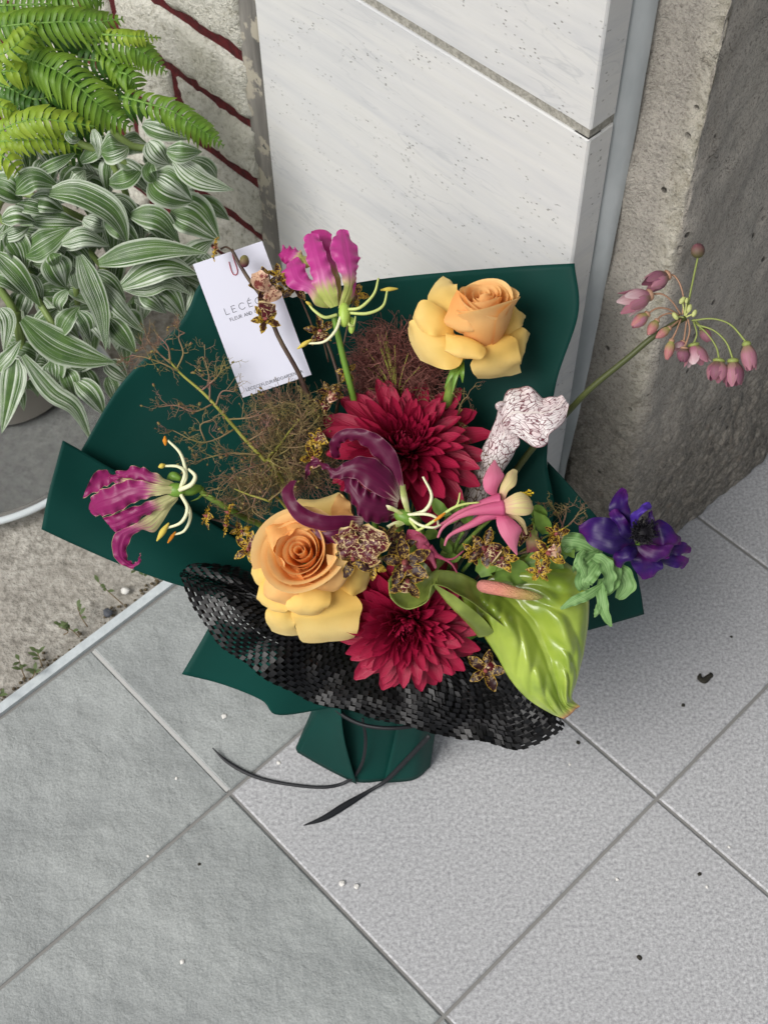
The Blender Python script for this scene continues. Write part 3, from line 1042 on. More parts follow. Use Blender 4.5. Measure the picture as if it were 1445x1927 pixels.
for k in range(9):
    a = k * .9
    q = PD(*z1(*[(-40, 155), (120, 320), (680, 545), (480, 215), (20, 740), (100, 520), (400, 330), (60, 200), (300, 640)][k]), 1.30)
    b_ = pc + Vector((math.cos(a) * .03, math.sin(a) * .03, .19))
    m.tube([b_, b_.lerp(q, .5) + Vector((0, 0, .06)), q], [.0018, .0012], 5, 12)
m.build('frond_stalk', MAT_RACHIS, fern)
# ================================================================== BOUQUET WRAP
def m_paper():
    n = NT('dark_green_paper')
    a = n.noise(7, 3, .5)
    col = n.mix(n.rng(a, .35, .65), '#06352f', '#083f38')
    n.bump(n.noise(900, 2, .5), .04, .0005)
    return n.fin(col, .58, .14)
MAT_PAPER = m_paper()
AX = Vector((.004, .60, 0))
wrap = thing('paper_wrap', 'dark green paper bouquet wrap with flared stiff edges standing on the tiles', 'paper wrap', AX)
def sheet(rows, nu=34, nv=34, conv=None):
    v, f, uv = patch(rows, nu, nv, conv)
    return obj('paper_sheet', v, f, MAT_PAPER, wrap, uvs=uv, solid=.0004)
TIE = [(690, 1290, -15), (740, 1300, -15), (800, 1290, -16)]
# tall back sheet
sheet([
 [(470, 600, -2.6), (560, 557, -2.2), (700, 527, -1.6), (850, 511, -1.4), (985, 500, -1.2), (1081, 495, 0.6)],
 [(490, 700, -4.2), (580, 650, -4.0), (710, 620, -3.6), (850, 605, -3.4), (990, 600, -2.6), (1088, 590, -.2)],
 [(520, 800, -6.2), (600, 760, -6.2), (720, 740, -6.0), (850, 730, -5.4), (980, 730, -4.2), (1046, 722, -2.6)],
 [(560, 920, -8.6), (640, 890, -8.6), (730, 880, -8.4), (850, 870, -7.6), (960, 870, -6.0), (1029, 860, -4.6)],
 [(620, 1100, -12), (680, 1100, -12.2), (740, 1100, -12), (840, 1090, -11), (920, 1080, -9.6), (1030, 1010, -6.5)],
 [(680, 1290, -15), (700, 1295, -15), (740, 1300, -15), (770, 1295, -15), (800, 1290, -15), (860, 1240, -12)]], 44, 44)
# left sheet with a soft crease
sheet([
 [(150, 852, -3.9), (228, 722, -2.6), (338, 608, -1.2), (372, 540, .1), (398, 520, -.6), (470, 528, -1.6), (585, 575, -2.4)],
 [(172, 900, -5.2), (262, 772, -4.2), (372, 668, -2.8), (408, 600, -1.2), (438, 598, -2.4), (505, 604, -3.2), (620, 650, -4.2)],
 [(230, 950, -7.2), (315, 850, -6.0), (420, 752, -5.0), (458, 700, -3.8), (490, 710, -4.8), (540, 730, -5.4), (640, 740, -6.2)],
 [(320, 1030, -9.2), (415, 930, -8.4), (500, 870, -8.0), (540, 840, -7.4), (570, 850, -7.8), (610, 860, -8.0), (660, 880, -8.6)],
 [(470, 1080, -10.5), (540, 1040, -11), (600, 1010, -11), (630, 1000, -11), (650, 1010, -11), (670, 1020, -11), (700, 1040, -11.6)],
 [(660, 1260, -14), (680, 1270, -14.4), (700, 1275, -14.6), (710, 1280, -14.6), (720, 1285, -14.6), (730, 1285, -14.6), (740, 1290, -14.6)]], 50, 40)
# low left sheet folded outward
sheet([
 [(118, 828, -2.0), (106, 872, -2.0), (90, 932, -2.2), (78, 996, -3.2)],
 [(160, 852, -3.0), (150, 900, -3.2), (140, 965, -3.4), (138, 1024, -4.4)],
 [(218, 886, -4.2), (214, 935, -4.6), (212, 1000, -4.8), (218, 1059, -5.4)],
 [(300, 930, -5.6), (300, 975, -6.2), (300, 1045, -6.2), (306, 1092, -6.6)],
 [(400, 985, -7.8), (410, 1030, -8.2), (412, 1090, -8.2), (405, 1125, -8.4)],
 [(540, 1090, -11), (550, 1120, -11.2), (550, 1150, -11.4), (540, 1190, -11.6)],
 [(660, 1260, -14), (670, 1270, -14.2), (680, 1280, -14.4), (690, 1290, -14.6)]], 24, 44)
# low flap at the front left
sheet([
 [(404, 1160, -8.4), (380, 1204, -8.6), (342, 1269, -9.4)],
 [(450, 1180, -8.8), (440, 1230, -9.4), (418, 1288, -10.2)],
 [(520, 1210, -9.6), (508, 1270, -10.4), (492, 1318, -11.2)],
 [(580, 1235, -10.8), (568, 1290, -11.4), (524, 1346, -12.0)],
 [(640, 1260, -12.4), (640, 1290, -12.6), (622, 1332, -13.0)],
 [(700, 1280, -14), (700, 1300, -14.2), (690, 1320, -14.2)]], 20, 34)
# right hand sheets
sheet([
 [(1030, 868, -6.6), (1060, 900, -6.6), (1110, 957, -6.8), (1160, 1020, -7.2), (1192, 1062, -7.6), (1204, 1105, -8.6), (1212, 1156, -10.0)],
 [(1028, 930, -7.4), (1050, 955, -7.6), (1085, 1005, -7.8), (1130, 1060, -8.0), (1160, 1100, -8.2), (1172, 1130, -9.0), (1178, 1166, -10.0)],
 [(1000, 1010, -8.8), (1010, 1030, -9.0), (1040, 1070, -9.2), (1070, 1110, -9.2), (1090, 1140, -9.4), (1100, 1165, -9.8), (1100, 1188, -10.4)],
 [(930, 1120, -11), (930, 1130, -11), (950, 1150, -11), (970, 1170, -11), (980, 1190, -11), (985, 1205, -11), (985, 1215, -11.4)],
 [(780, 1280, -14.8), (780, 1285, -14.8), (785, 1290, -14.8), (790, 1295, -14.8), (795, 1300, -14.6), (800, 1300, -14.6), (800, 1300, -14.6)]], 34, 34)
# skirt standing on the floor: pleated, flared
def zc(p):
    return atz(p[0], p[1], p[2])
sheet([
 [(600, 1250, .150), (618, 1290, .152), (650, 1310, .153), (685, 1322, .153), (740, 1328, .152), (800, 1318, .15), (828, 1295, .148), (830, 1260, .148)],
 [(592, 1320, .085), (600, 1345, .090), (640, 1362, .090), (675, 1372, .088), (740, 1380, .085), (790, 1372, .085), (820, 1345, .085), (822, 1310, .085)],
 [(562, 1395, .018), (561, 1416, .016), (622, 1448, .008), (672, 1472, .003), (722, 1470, .002), (775, 1464, .002), (806, 1442, .002), (812, 1392, .002)]], 60, 26, zc)
mb = MB()
mb.tube([atz(612, 1330, .105), atz(640, 1395, .055), atz(672, 1466, .008)], [.0015, .003, .001], 6, 10)
# pleat folded over at the left of the skirt
sheet([
 [(612, 1300, .150), (628, 1312, .153), (640, 1318, .155)],
 [(590, 1352, .088), (622, 1372, .092), (648, 1392, .094)],
 [(559, 1416, .017), (615, 1448, .010), (671, 1476, .0035)]], 16, 22, zc)
sheet([
 [(752, 1330, .153), (790, 1324, .153), (826, 1300, .150)],
 [(742, 1388, .090), (790, 1382, .090), (823, 1350, .088)],
 [(722, 1474, .0025), (778, 1468, .0025), (809, 1444, .0025)]], 16, 22, zc)
# back half of the skirt
sheet([
 [(600, 1250, .150), (640, 1215, .150), (710, 1195, .15), (780, 1205, .15), (830, 1260, .148)],
 [(592, 1320, .085), (640, 1290, .085), (710, 1270, .085), (780, 1280, .085), (822, 1310, .085)],
 [(562, 1395, .018), (630, 1375, .002), (710, 1350, .002), (780, 1360, .002), (812, 1392, .002)]], 30, 16, zc)

# ---- black honeycomb paper collar, cut into an open net
MAT_BLACK = NT('black_paper')
MAT_BLACK = MAT_BLACK.fin(MAT_BLACK.mix(MAT_BLACK.rng(MAT_BLACK.noise(40, 3), .35, .65), '#0a0a0b', '#131315'), .45, .4)
net = thing('honeycomb_paper', 'black slit honeycomb paper collar spread below the flowers', 'honeycomb paper', AX)
rim = [(440, 1066, -7.0), (352, 1066, -4.2), (346, 1100, -3.8), (384, 1172, -4.4), (440, 1232, -4.8), (505, 1278, -5.0), (590, 1318, -5.4), (680, 1345, -5.2), (770, 1366, -4.8), (880, 1392, -4.8), (975, 1402, -4.6), (1056, 1374, -4.4), (1040, 1290, -5.2)]
mid_ = [(490, 1085, -7.6), (420, 1090, -6.0), (410, 1110, -5.8), (445, 1160, -6.0), (490, 1200, -6.4), (550, 1238, -7.2), (610, 1270, -8.0), (690, 1295, -7.6), (770, 1312, -6.8), (860, 1334, -6.2), (930, 1340, -5.8), (980, 1310, -5.6), (985, 1250, -6.2)]
inn2 = [(540, 1110, -8.6), (500, 1120, -8.0), (490, 1130, -8.0), (515, 1155, -8.4), (550, 1175, -9.0), (590, 1200, -10.4), (640, 1230, -11.4), (700, 1240, -11.2), (760, 1250, -10.2), (820, 1262, -9.0), (870, 1268, -8.0), (905, 1250, -7.8), (920, 1215, -8.0)]
inn = [(600, 1160, -11), (580, 1160, -11), (580, 1165, -11), (600, 1180, -11.6), (625, 1190, -12.4), (650, 1200, -13.4), (680, 1215, -14), (705, 1220, -14), (740, 1225, -13.6), (770, 1225, -12.6), (800, 1220, -11.4), (820, 1200, -11), (830, 1180, -11)]
NETG = [[P(*p) for p in r] for r in (rim, mid_, inn2, inn)]
VIEW_N = (-FW + Vector((0, 0, .4))).normalized()
def net_pt(u, v):
    p = cr([cr(r, u) for r in NETG], v)
    k = .75 * (1 - v) + .25
    w1 = mn.noise(Vector((u * 11, v * 1.6, 5))) * .013 + mn.noise(Vector((u * 24, v * 3, 9))) * .005
    return p + VIEW_N * (w1 * k) - UP * (.006 * k * mn.noise(Vector((u * 15, 2, v * 2))))
def net_n(u, v):
    a = net_pt(min(1, u + .01), v) - net_pt(max(0, u - .01), v)
    b = net_pt(u, min(1, v + .02)) - net_pt(u, max(0, v - .02))
    n = a.cross(b)
    n.normalize()
    if n.dot(CAM - net_pt(u, v)) < 0:
        n = -n
    return n, b.normalized()
NU, NV = 112, 21
m = MB()
for j in range(NV):
    v0 = j / (NV - 1)
    dv = 1 / (NV - 1)
    for i in range(NU):
        u = (i + .5) / NU
        ph = (i + (j % 2)) % 2
        op = max(0, min(1, .45 + .9 * mn.noise(Vector((u * 6, v0 * 3.5, 3)))))
        vv = min(.995, max(0, v0 + (.25 if ph else -.25) * dv))
        p = net_pt(u, vv)
        n, b = net_n(u, vv)
        e = net_pt(min(1, u + .5 / NU), vv) - net_pt(max(0, u - .5 / NU), vv)
        pitch = (net_pt(u, min(1, vv + dv)) - net_pt(u, max(0, vv - dv))).length * .5
        hw = max(.0011, pitch * (.80 - .30 * op * (1 if u < .45 else .4))) * random.uniform(.9, 1.1)
        tl = (.75 if ph else -.25) * (.5 + .7 * op) + random.uniform(-.15, .15)
        w = (b * math.cos(tl) + n * math.sin(tl)) * hw
        k = .56 + .04 * op
        lift = n * (.0007 if ph else -.0004)
        m.add([p - e * k - w + lift, p + e * k - w + lift, p + e * k + w + lift, p - e * k + w + lift], [(0, 1, 2, 3)])
m.build('slit_net', MAT_BLACK, net, smooth=False, kind='stuff')
# second, closed layer of the same black paper deep inside the collar
def inner(u0, u1, v0, v1, dz, nu=40, nv=14):
    vs = []
    for j in range(nv):
        for i in range(nu):
            u = u0 + (u1 - u0) * i / (nu - 1)
            v = v0 + (v1 - v0) * j / (nv - 1)
            p = net_pt(u, v)
            n, b = net_n(u, min(.999, v))
            vs.append(p - n * (dz + .0015 * mn.noise(p * 40)))
    return vs, grid_faces(nu, nv)
v, f = inner(.40, 1, .03, 1, .0045)
obj('inner_layer', v, f, MAT_BLACK, net)
v, f = inner(0, .42, .42, 1, .0055)
obj('inner_layer', v, f, MAT_BLACK, net)

# ---- black ribbon tie with two tails on the floor
MAT_RIB = NT('black_ribbon').fin('#14161a', .55, .4)
rib = thing('ribbon', 'thin black ribbon tied round the wrap with two loose tails on the tiles', 'ribbon', AX)
def ribbon(pts, ws, nm=None, tw=None):
    v, f, uv = strip(pts, ws, nm, .15, 0, nu=3, nv=36, twist=tw)
    obj('ribbon_tail', v, f, MAT_RIB, rib, solid=.0006)
ribbon([atz(682, 1352, .126), atz(688, 1395, .090), atz(680, 1440, .042), atz(655, 1470, .006), atz(610, 1482, .0016), atz(540, 1476, .0014), atz(480, 1462, .0016), atz(430, 1436, .002), atz(400, 1408, .005)], [.0012, .0016, .0016, .0016, .0017, .0017, .0019, .0019, .0004])
ribbon([atz(808, 1385, .090), atz(775, 1420, .058), atz(728, 1468, .014), atz(700, 1486, .003), atz(650, 1516, .0018), atz(610, 1540, .0016), atz(571, 1554, .0014)], [.0022, .0024, .0022, .0018, .0034, .0028, .0004])
m = MB()
cc = Vector((AX.x, AX.y, .135))
ring = [cc + Vector((math.cos(a) * .062, math.sin(a) * .052, .003 * math.sin(3 * a))) for a in [2 * math.pi * k / 12 for k in range(13)]]
m.tube(ring, .002, 6, 48)
m.build('ribbon_band', MAT_RIB, rib)

# ---- card with paper clip
MAT_CARD = m_simple('white_card', '#cdcedb', .5, .3)
MAT_INK = m_simple('dark_ink', '#2e3238', .6, .3)
cTL, cTR, cBL = P(363, 497, 1.0), P(493, 453, 1.2), P(457, 748, .2)
card = thing('gift_card', 'white florist card with small dark lettering tucked against the green paper', 'card', (cTL + cTR) / 2)
eu, ev = cTR - cTL, cBL - cTL
cn = eu.cross(ev).normalized()
if cn.dot(CAM - cTL) < 0:
    cn = -cn
m = MB()
m.box(cTL + eu * .5 + ev * .5, eu * .5, ev * .5, cn * .0003)
m.build('card_sheet', MAT_CARD, card, smooth=False)
GLY = {
 'L': [[(0, 1), (0, 0), (.55, 0)]], 'E': [[(.55, 1), (0, 1), (0, 0), (.55, 0)], [(0, .52), (.48, .52)]],
 'C': [[(.5 + .5 * math.cos(a), .5 + .5 * math.sin(a)) for a in [R(42 + k * 27.6) for k in range(11)]]],
 'F': [[(.52, 1), (0, 1), (0, 0)], [(0, .52), (.45, .52)]], 'U': [[(0, 1), (0, .3), (.08, .08), (.32, 0), (.56, .08), (.64, .3), (.64, 1)]],
 'R': [[(0, 0), (0, 1), (.35, 1), (.55, .88), (.55, .62), (.35, .5), (0, .5)], [(.3, .5), (.58, 0)]],
 'A': [[(0, 0), (.38, 1), (.76, 0)], [(.14, .34), (.62, .34)]], 'N': [[(0, 0), (0, 1), (.66, 0), (.66, 1)]],
 'D': [[(0, 0), (0, 1), (.3, 1), (.6, .85), (.7, .5), (.6, .15), (.3, 0), (0, 0)]],
 'G': [[(.5 + .5 * math.cos(a), .5 + .5 * math.sin(a)) for a in [R(42 + k * 28) for k in range(11)]] + [(.98, .46), (.6, .46)]],
 '.': [[(.04, 0), (.04, .1)]], ' ': [], 'W': [[(.2, 1.12), (.4, 1.36)]]}
GLY['\u00c9'] = GLY['E'] + [[(.18, 1.12), (.4, 1.36)]]
WID = {'L': .6, 'E': .62, '\u00c9': .62, 'C': .98, 'F': .58, 'U': .68, 'R': .64, 'A': .8, 'N': .7, 'D': .74, 'G': 1.0, '.': .12, ' ': .45}
def text(s, u0, u1, v, cap, thick):
    """stroked capitals on the card between u0 and u1, base line v, cap height in card lengths"""
    hgt = ev.length * cap
    eU, eV = eu.normalized(), -ev.normalized()
    total = sum(WID[c] for c in s)
    sp = (eu.length * (u1 - u0) / hgt - total) / (len(s) - 1)
    x = 0
    m = MB()
    o = cTL + eu * u0 + ev * v + cn * .00045
    for c in s:
        for st in GLY[c]:
            for k in range(len(st) - 1):
                a = o + eU * (hgt * (x + st[k][0])) + eV * (hgt * st[k][1])
                b = o + eU * (hgt * (x + st[k + 1][0])) + eV * (hgt * st[k + 1][1])
                d = (b - a).normalized() * thick * .5
                sd = cn.cross(d)
                m.add([a - d - sd, b + d - sd, b + d + sd, a - d + sd], [(0, 1, 2, 3)])
        x += WID[c] + sp
    m.build('lettering', MAT_INK, card, smooth=False)
text('LEC\u00c9C\u00c9', .187, .815, .41, .046, .00042)
text('FLEUR AND GARDEN', .215, .80, .4625, .0215, .00032)
text('LECECEFLEURANDGARDEN.CA', .085, .90, .966, .020, .00030)
MAT_CLIP = m_simple('red_clip', '#9c2f3f', .35, .5)
fz4 = frame(340, 420, .2491)
def onc(x, y, lift):
    a = fz4(x, y)
    d = ray(a[0], a[1])
    t = (cTL - CAM).dot(cn) / d.dot(cn)
    return CAM + d * t + cn * lift
m = MB()
m.tube([onc(366, 290, .0008), onc(380, 345, .0009), onc(398, 384, .0009), (onc(420, 388, .0009)), onc(430, 365, .0009), onc(420, 320, .0009), onc(398, 255, .0009), onc(385, 200, .0004)], .00042, 6, 40)
tag(m.build('paper_clip', MAT_CLIP), 'small red wire paper clip at the top of the white card', 'paper clip')
# ================================================================== FLOWERS
z4 = frame(340, 420, .2491)
z5 = frame(500, 420, .4152)
z7 = frame(140, 800, .2907)
z8 = frame(440, 780, .346)
zC = frame(760, 680, .2353)
zA = frame(780, 880, .3737)
zL = frame(1060, 440, .2664)
z6 = frame(220, 600, .2907)
TIEPT = Vector((.004, .60, .14))
def FP(fr, L):
    """list of (zx, zy, h) in frame fr -> (x, y, h)"""
    return [fr(*p) for p in L]
def petal(name, parent, mat, fr, L, Rr, **k):
    sol = k.pop('solid', 0)
    v, f, uv = lr(FP(fr, L), FP(fr, Rr), **k)
    return obj(name, v, f, mat, parent, uvs=uv, solid=sol)
def stem_to_tie(m, p, r0, r1, mid=None, n=7, seg=18):
    q = TIEPT + Vector((random.uniform(-.02, .02), random.uniform(-.02, .02), random.uniform(-.02, .01)))
    pts = [p] + (mid or []) + [q]
    m.tube(pts, [r0, r1], n, seg)
MAT_STEM = NT('green_stem')
MAT_STEM = MAT_STEM.fin(MAT_STEM.mix(MAT_STEM.rng(MAT_STEM.noise(60, 3), .35, .65), '#4f6a24', '#7d9440'), .45, .4)
MAT_STEM_B = NT('bright_green_stem').fin('#6a8f35', .42, .4)
MAT_STEM_D = NT('dark_stem')
MAT_STEM_D = MAT_STEM_D.fin(MAT_STEM_D.mix(MAT_STEM_D.rng(MAT_STEM_D.noise(50, 2), .4, .6), '#3f2c26', '#5a4a36'), .5, .4)

# ------------------------------------------------------------------ roses
def m_rose(name, c0, c1, c2, tr=.22):
    n = NT(name)
    u, v = n.uv()
    col = n.ramp(v, [(0.0, c0), (0.5, c1), (1.0, c2)])
    col = n.mix(n.rng(n.noise(45, 3), .4, .7, 0, .25), col, c0)
    vec = n.mapp(n.tc('UV'), (60, 3, 1))
    n.bump(n.math('ADD', n.noise(1, 3, .5, vec), n.math('MULTIPLY', n.noise(70, 3), 1.2)), .12, .0015)
    return n.fin(col, .55, .25, trans=tr)
MAT_ROSE_IN = m_rose('rose_apricot', '#f2a85c', '#f7bd72', '#fbd392', .45)
MAT_ROSE_MID = m_rose('rose_peach', '#f0a85e', '#f5bf76', '#f9d694', .32)
MAT_ROSE_OUT = m_rose('rose_cream', '#f4bd56', '#f9d478', '#fce29c', .3)
def rose_core(parent, c, ax, side, rad, hgt, n, ang0=0.0, sink=.25, sx=1.0, pwr=.85):
    """spiral of cupped petals; ax = axis out of the flower"""
    ax = ax.normalized()
    e1 = (side - ax * side.dot(ax)).normalized()
    e2 = ax.cross(e1)
    for k in range(n):
        f = (k + .8) / n
        rk = rad * (.07 + .93 * f ** pwr)
        th0 = ang0 + k * R(137.5) * (.95 + .1 * random.random())
        span = R(150) * (1 - .42 * f)
        top = hgt * (1 - sink * (1 - f) - .02 * random.random())
        vs, uv = [], []
        NUk, NVk = 19, 12
        pw = random.random() * 6
        for j in range(NVk):
            v = j / (NVk - 1)
            for i in range(NUk):
                u = 2 * i / (NUk - 1) - 1
                edge = 1 - .16 * abs(u) ** 3 - (.03 + .05 * f) * math.sin(3 * u + pw)
                zz = top * v * edge
                pr = .45 + .55 * math.sin(math.pi / 2 * min(1, v * 1.2)) ** .8 - .06 * max(0, v - .55) / .45 * (1 - f)
                fl_ = (.10 + .14 * f) * (max(0, v - .72) / .28) ** 1.5 + .05 * math.sin(4 * u + pw) * v
                spir = .16 * u * (1 - .5 * f)
                r = rk * (pr + fl_ + spir * v) 
                a = th0 + u * span
                vs.append(c + (e1 * (math.cos(a) * sx) + e2 * math.sin(a)) * r + ax * (zz - hgt))
                uv.append(((u + 1) / 2, v))
        obj('petal', vs, grid_faces(NUk, NVk), MAT_ROSE_IN if f < .7 else MAT_ROSE_MID, parent, uvs=uv)
VIEW = -FW
# rose above the chrysanthemum
c_top = P(910, 553, 4.2)
rose1 = thing('rose', 'peach yellow rose on a tall green stem against the dark green paper', 'rose', P(880, 640, 1.0))
ax1 = (UP * .80 + VIEW * .60 - RT * .04).normalized()
rose_core(rose1, c_top, ax1, RT, .0235, .046, 20, .6, -.04, 1.0, 1.1)
O, Mi = MAT_ROSE_OUT, MAT_ROSE_MID
def rp(par, L, Rr, mat=O, fr=z5, **k):
    k.setdefault('bulge', .3)
    k['bulge'] *= .6
    k.setdefault('nz', .22)
    k.setdefault('ruffle', .2)
    k.setdefault('rf', 2.2)
    k.setdefault('ph', random.random() * 6)
    k.setdefault('roll', .65)
    return petal('petal', par, mat, fr, L, Rr, **k)
# upper left, left, lower left
rp(rose1, [(835, 470, 2.2), (770, 410, 1.8), (733, 322, 1.2), (808, 222, .6)], [(880, 450, 2.4), (875, 380, 2.2), (868, 290, 1.6), (862, 268, .9)], tip=.1)
rp(rose1, [(830, 470, 2.0), (740, 440, 2.4), (660, 440, 2.0), (628, 480, 1.4)], [(900, 560, 2.0), (880, 645, 2.4), (790, 660, 2.0), (690, 625, 1.2)], bulge=.5, tip=.2)
rp(rose1, [(850, 430, 2.4), (770, 365, 2.8), (700, 352, 2.6), (655, 425, 2.0)], [(850, 500, 2.6), (790, 508, 3.0), (720, 500, 2.8), (660, 440, 2.0)], bulge=.7, tip=.15)
# right
rp(rose1, [(1040, 440, 1.8), (1090, 360, 1.6), (1140, 385, 1.2), (1190, 430, .4)], [(1030, 500, 2.0), (1090, 505, 1.8), (1140, 480, 1.4), (1188, 440, .4)], bulge=.5, tip=.0)
rp(rose1, [(1060, 500, 1.4), (1130, 470, 1.2), (1180, 480, .8), (1218, 505, .1)], [(1080, 560, 1.2), (1120, 610, 1.0), (1150, 640, .6), (1168, 632, .1)], bulge=.3)
rp(rose1, [(930, 520, 2.2), (940, 600, 2.8), (930, 650, 2.2), (966, 722, .8)], [(1060, 500, 2.2), (1140, 530, 2.4), (1150, 610, 1.8), (1164, 690, .4)], bulge=.7, roll=.5, tip=.05)
# petals hugging the bud
rp(rose1, [(868, 300, 4.2), (818, 400, 3.8), (822, 470, 3.6), (900, 520, 3.2)], [(905, 330, 4.6), (945, 400, 4.8), (945, 470, 4.5), (935, 505, 3.6)], Mi, bulge=.5)
rp(rose1, [(850, 510, 2.8), (816, 500, 3.6), (815, 570, 3.8), (808, 580, 3.4)], [(930, 530, 3.2), (1000, 570, 4.0), (970, 615, 4.0), (890, 622, 3.4)], bulge=.6, tip=.1)
m = MB()
p0 = P(860, 685, .8)
m.tube([P(885, 640, 1.2), p0, P(838, 770, -1.2), P(800, 900, -5), TIEPT], [.0048, .0046, .0042, .004, .004], 8, 28)
m.build('stem', MAT_STEM, rose1)
for dx, dy in ((-22, 40), (12, 30), (-8, 52)):
    v, f, uv = strip([P(868, 682, 1), P(862 + dx * .6, 692 + dy * .3, 1.4), P(858 + dx, 690 + dy, .9)], [.0025, .002, .0002], None, .3, nu=5, nv=8)
    obj('sepal', v, f, MAT_STEM_B, rose1, uvs=uv)

rose2 = thing('rose', 'open peach yellow rose with an orange heart above the black honeycomb paper', 'rose', P(590, 1120, 1.0))
c2 = P(563, 1036, 6.3)
ax2 = (VIEW * .93 + UP * .25 - RT * .16).normalized()
rose_core(rose2, c2, ax2, RT, .0300, .026, 16, 2.2, -.22, 1.0, 1.25)
rp(rose2, [(400, 940, 3.4), (320, 1050, 3.0), (325, 1140, 2.4), (372, 1260, .8)], [(600, 930, 3.4), (690, 1020, 3.0), (685, 1120, 2.4), (652, 1242, 1.2)], fr=z8, bulge=.6, tip=.1)
rp(rose2, [(250, 960, 3.0), (190, 1040, 2.6), (172, 1090, 2.2), (200, 1208, 1.2)], [(400, 1000, 2.8), (350, 1080, 2.6), (330, 1140, 2.2), (350, 1222, 1.2)], fr=z8, bulge=.4, tip=.15)
rp(rose2, [(250, 690, 3.6), (130, 760, 3.2), (100, 850, 2.6), (112, 920, 1.6)], [(330, 900, 3.8), (260, 960, 3.6), (200, 960, 2.8), (140, 950, 1.8)], fr=z8, bulge=.6)
rp(rose2, [(250, 880, 3.6), (150, 900, 3.4), (130, 980, 2.8), (112, 1032, 1.6)], [(380, 920, 4.0), (330, 1010, 3.8), (280, 1080, 3.2), (240, 1085, 2.0)], fr=z8, bulge=.5, tip=.15)
rp(rose2, [(340, 820, 4.6), (220, 850, 4.6), (160, 930, 4.4), (160, 1000, 3.4)], [(400, 890, 4.6), (360, 960, 4.8), (320, 1010, 4.4), (240, 1062, 3.4)], Mi, fr=z8, bulge=.8, tip=.15)
rp(rose2, [(400, 900, 4.2), (320, 960, 4.6), (285, 1040, 4.2), (330, 1105, 3.0)], [(520, 900, 4.2), (530, 970, 4.6), (510, 1050, 4.2), (450, 1115, 3.0)], fr=z8, bulge=.8, tip=.2)
rp(rose2, [(560, 860, 4.0), (640, 830, 4.0), (720, 800, 3.4), (808, 806, 2.2)], [(580, 950, 3.8), (640, 985, 3.8), (690, 975, 3.2), (760, 880, 2.2)], fr=z8, bulge=.5, tip=.15)
rp(rose2, [(330, 640, 2.8), (305, 570, 2.4), (320, 510, 1.8), (345, 442, .8)], [(620, 620, 3.0), (640, 560, 2.6), (620, 480, 2.0), (560, 405, 1.2)], fr=z8, bulge=-.5, tip=-.2)
rp(rose2, [(540, 600, 3.4), (530, 540, 2.8), (540, 480, 2.2), (585, 410, 1.4)], [(650, 600, 3.4), (645, 550, 2.8), (636, 500, 2.4), (610, 430, 1.6)], Mi, fr=z8, bulge=.2)
# lip of the cup
rp(rose2, [(340, 840, 5.2), (400, 900, 5.8), (470, 925, 6.2), (520, 880, 6.6), (500, 760, 6.6)], [(350, 900, 4.8), (430, 955, 5.0), (540, 960, 5.4), (620, 900, 5.8), (610, 780, 6.0)], Mi, fr=z8, bulge=.3, roll=0)
rp(rose2, [(470, 640, 6.4), (540, 650, 6.4), (580, 700, 6.4), (580, 790, 6.2)], [(440, 600, 5.4), (560, 590, 5.2), (640, 680, 5.2), (640, 800, 5.2)], Mi, fr=z8, bulge=.2, roll=0)
rp(rose2, [(300, 650, 6.0), (230, 690, 6.2), (235, 760, 6.2), (290, 850, 5.8)], [(290, 590, 5.0), (195, 600, 5.0), (180, 680, 5.0), (240, 790, 4.8)], Mi, fr=z8, bulge=.2, roll=0)
rp(rose2, [(300, 660, 6.0), (340, 630, 6.2), (400, 630, 6.2), (450, 650, 6.2)], [(230, 600, 4.8), (330, 580, 5.0), (400, 590, 5.0), (470, 610, 5.0)], Mi, fr=z8, bulge=.2, roll=0)
m = MB()
m.tube([P(580, 1060, 2.6), P(610, 1120, -1), TIEPT], [.005, .004, .004], 8, 18)
m.build('stem', MAT_STEM, rose2)

# ------------------------------------------------------------------ chrysanthemums
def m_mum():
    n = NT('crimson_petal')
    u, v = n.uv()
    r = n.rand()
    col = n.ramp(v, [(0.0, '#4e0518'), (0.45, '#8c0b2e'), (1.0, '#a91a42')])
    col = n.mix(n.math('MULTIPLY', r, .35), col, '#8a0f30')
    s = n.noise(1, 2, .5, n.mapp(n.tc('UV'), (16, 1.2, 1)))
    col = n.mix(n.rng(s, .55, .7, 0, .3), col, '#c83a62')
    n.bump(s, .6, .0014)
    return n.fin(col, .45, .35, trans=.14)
MAT_MUM = m_mum()
MAT_DISC = m_simple('dark_disc', '#3a0d18', .8, .2)
RINGS = [(9, .6, .16, 84, 1.0), (13, .85, .2, 80, 1.0), (17, 1.15, .25, 75, .9), (20, 1.5, .31, 70, .8), (22, 1.9, .38, 64, .65), (23, 2.35, .48, 57, .45), (23, 2.8, .6, 49, .3), (22, 3.3, .74, 40, .1), (20, 3.9, .92, 30, -.05), (18, 4.5, 1.1, 19, -.15), (16, 5.0, 1.25, 8, -.15), (14, 5.4, 1.4, -5, -.05)]
